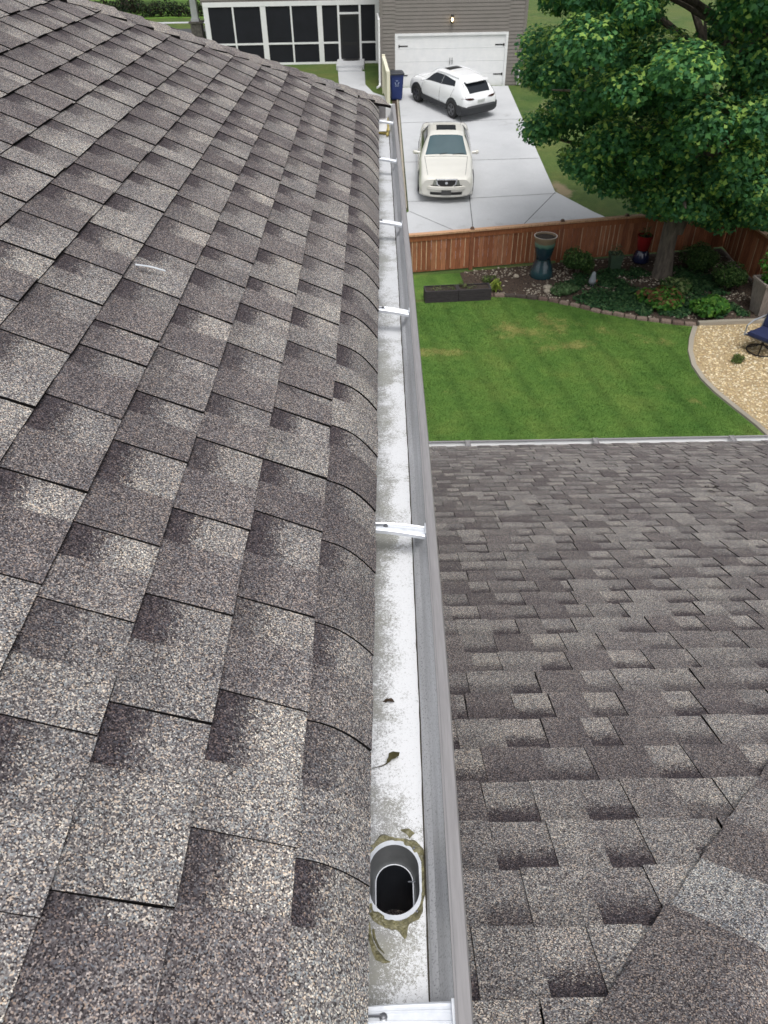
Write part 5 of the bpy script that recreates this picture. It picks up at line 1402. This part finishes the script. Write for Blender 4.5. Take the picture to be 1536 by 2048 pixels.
# swivel patio chair half in view at the right edge
r = thing('patio_chair', 'patio swivel chair with navy cushion and dark ring base on the gravel', 'chair', (8.64, 15.5, gz(15.45)+.03), rad(125))
NAVY = pm('navy_cushion', (.012, .020, .075), (.008, .014, .055), 14, .8, bump=.3)
SLING = pm('dark_sling', (.055, .055, .062), (.035, .035, .04), 40, .7)
IRON = pm('dark_bronze_frame', (.035, .028, .025), (.025, .02, .018), 10, .45, .4)
FRAMEG = pm('grey_arm', (.40, .42, .46), (.33, .35, .38), 10, .4, .4)
m = MB(); m.tube([(.30*math.cos(a*PI/16), .30*math.sin(a*PI/16), .02) for a in range(33)], .017, 8, caps=False)
for k in range(4): a = k*PI/2+.4; m.tube([(.30*math.cos(a), .30*math.sin(a), .03), (.12*math.cos(a), .12*math.sin(a), .10), (0, 0, .20)], .014, 6)
m.tube([(0, 0, .15), (0, 0, .40)], .03, 8); m.build('ring_base', IRON, r, smooth=True)
def pad(mb, w0, w1, path, th):
    lo = []
    for i, (y, z) in enumerate(path):
        wd = lerp(w0, w1, i/(len(path)-1)); a = path[max(i-1, 0)]; b = path[min(i+1, len(path)-1)]; dd = Vector((0, b[0]-a[0], b[1]-a[1])).normalized(); nn = Vector((0, -dd.z, dd.y))
        e_ = .6 if i in (0, len(path)-1) else 1
        lo.append([Vector((s_*wd, y, z))+nn*h_*th*e_ for s_, h_ in ((-1, .3), (-.9, .9), (-.5, 1), (0, 1.05), (.5, 1), (.9, .9), (1, .3), (1, -.3), (.9, -.9), (-.9, -.9), (-1, -.3))])
    mb.ring(lo)
m = MB(); pad(m, .27, .27, [(.30, .44), (.25, .43), (0, .41), (-.25, .41), (-.30, .43)], .055); m.build('seat_cushion', NAVY, r, smooth=True)
m = MB(); pad(m, .26, .28, [(-.27, .46), (-.30, .55), (-.36, .75), (-.43, .95), (-.44, .99)], .055); m.build('back_cushion', NAVY, r, smooth=True)
m = MB(); pad(m, .30, .30, [(.33, .39), (0, .345), (-.30, .35), (-.40, .62), (-.50, .95)], .010); m.build('sling', SLING, r, smooth=True)
for sg in (-1, 1):
    m = MB(); m.tube([(sg*.31, .33, .38), (sg*.32, .30, .60), (sg*.32, .10, .66), (sg*.32, -.25, .65), (sg*.31, -.42, .66)], .018, 8); m.tube([(sg*.31, .33, .38), (sg*.31, -.30, .34), (sg*.31, -.50, .96)], .016, 8); m.build('arm', FRAMEG, r, smooth=True)
bush('yucca', 8.35, 14.9-.05, .22, .12, 'small green weed tuft growing through the gravel', 'weed', [(.12, .17, .05), (.16, .2, .06)], 160, .12, 21, 'blade', lumps=4).location = (7.95, 15.0, gz(15)+.03)

# grass blades over the lawn
rgn = np.random.default_rng(4); n = 150000
gxv = rgn.uniform(-.5, 8.0, n); gyv = rgn.uniform(11.0, 18.9, n)
bedy = np.interp(gxv, [p[0] for p in BED], [p[1] for p in BED]); gr_x = np.interp(gyv, [p[1] for p in GRV[::-1]], [p[0] for p in GRV[::-1]])
keep = (gyv < bedy-.03) & (gxv < gr_x-.09); gxv, gyv = gxv[keep], gyv[keep]; n = len(gxv)
zz_ = np.interp(gyv, [0, 20.5], [-8.25, -8.2]); h = rgn.uniform(.012, .034, n); an = rgn.uniform(0, 6.28, n); wd = rgn.uniform(.004, .009, n)
lx, ly = rgn.normal(0, .014, n), rgn.normal(0, .014, n)
A0 = np.stack([gxv-np.cos(an)*wd, gyv-np.sin(an)*wd, zz_+.004], 1); B0 = np.stack([gxv+np.cos(an)*wd, gyv+np.sin(an)*wd, zz_+.004], 1); C0 = np.stack([gxv+lx, gyv+ly, zz_+.006+h], 1)
V = np.stack([A0, B0, C0], 1).reshape(-1, 3)
me = bpy.data.meshes.new('grass'); me.vertices.add(n*3); me.vertices.foreach_set('co', V.astype(np.float32).ravel()); me.loops.add(n*3); me.loops.foreach_set('vertex_index', np.arange(n*3, dtype=np.int32)); me.polygons.add(n)
me.polygons.foreach_set('loop_start', np.arange(0, n*3, 3, dtype=np.int32)); me.polygons.foreach_set('loop_total', np.full(n, 3, np.int32)); me.update(calc_edges=True)
me.materials.append(LAWN); o = bpy.data.objects.new('grass', me); COL.objects.link(o); stuff(o, 'short mown grass blades covering the garden lawn', 'grass')

# ------------------------------------------------------------------ beyond the neighbour's house, top left
def bigtree(x, y, h, R_, seed, label):
    t = thing('shade_tree', label, 'tree', (x, y, gz(y)), 0); rg = random.Random(seed)
    m = MB(); m.tube([(0, 0, -.1), (0, 0, .3), (.05, 0, h*.35), (.1, 0, h*.8)], [.40, .30, .24, .08], 10)
    for k in range(8):
        a = k*2.4; m.tube([(.03, 0, h*.28+k*.2), (R_*.4*math.cos(a), R_*.4*math.sin(a), h*.45+k*.2), (R_*.8*math.cos(a), R_*.8*math.sin(a), h*.6)], [.12, .07, .02], 6)
    m.build('trunk', BARK, t, smooth=True)
    cs, rs = [], []
    for k in range(70):
        a, q, z = rg.uniform(0, 6.28), rg.random()**.5, rg.uniform(.24, 1); w_ = R_*math.sin(PI*min(1, (z-.05)))**.6+.3
        cs.append((q*w_*math.cos(a), q*w_*math.sin(a), z*h)); rs.append(rg.uniform(.6, 1.1))
    leaves('crown', cs, rs, 230, .30, [(.022, .055, .018), (.018, .045, .016), (.03, .07, .02), (.05, .10, .03)], LEAF, t, seed, 'oval', up=.6, hollow=.3)
bigtree(-18.9, 68, 8.0, 5.0, 1, 'dark shade tree with a bare lower trunk on the far lawn')
bigtree(-24.5, 66, 8.0, 4.2, 2, 'dark shade tree at the far left beyond the hip of the roof')
h_ = thing('hedge', 'low clipped dark hedge along the far side of the road', 'hedge', (-15, 63.2, gz(63)))
cs = [(x, rg.uniform(-.35, .35), rg.uniform(.25, .75)) for x in np.arange(-14, 9, .32)]; leaves('foliage', cs, [.5]*len(cs), 130, .16, [(.018, .036, .018), (.026, .044, .022), (.04, .03, .022), (.045, .065, .03)], LEAF, h_, 3, 'oval', up=.5)
m = MB()
for k in range(24): m.tube([(-14+k, 0, -.05), (-13.9+k, .1, .5)], .03, 5)
m.build('stem', BARK, h_)
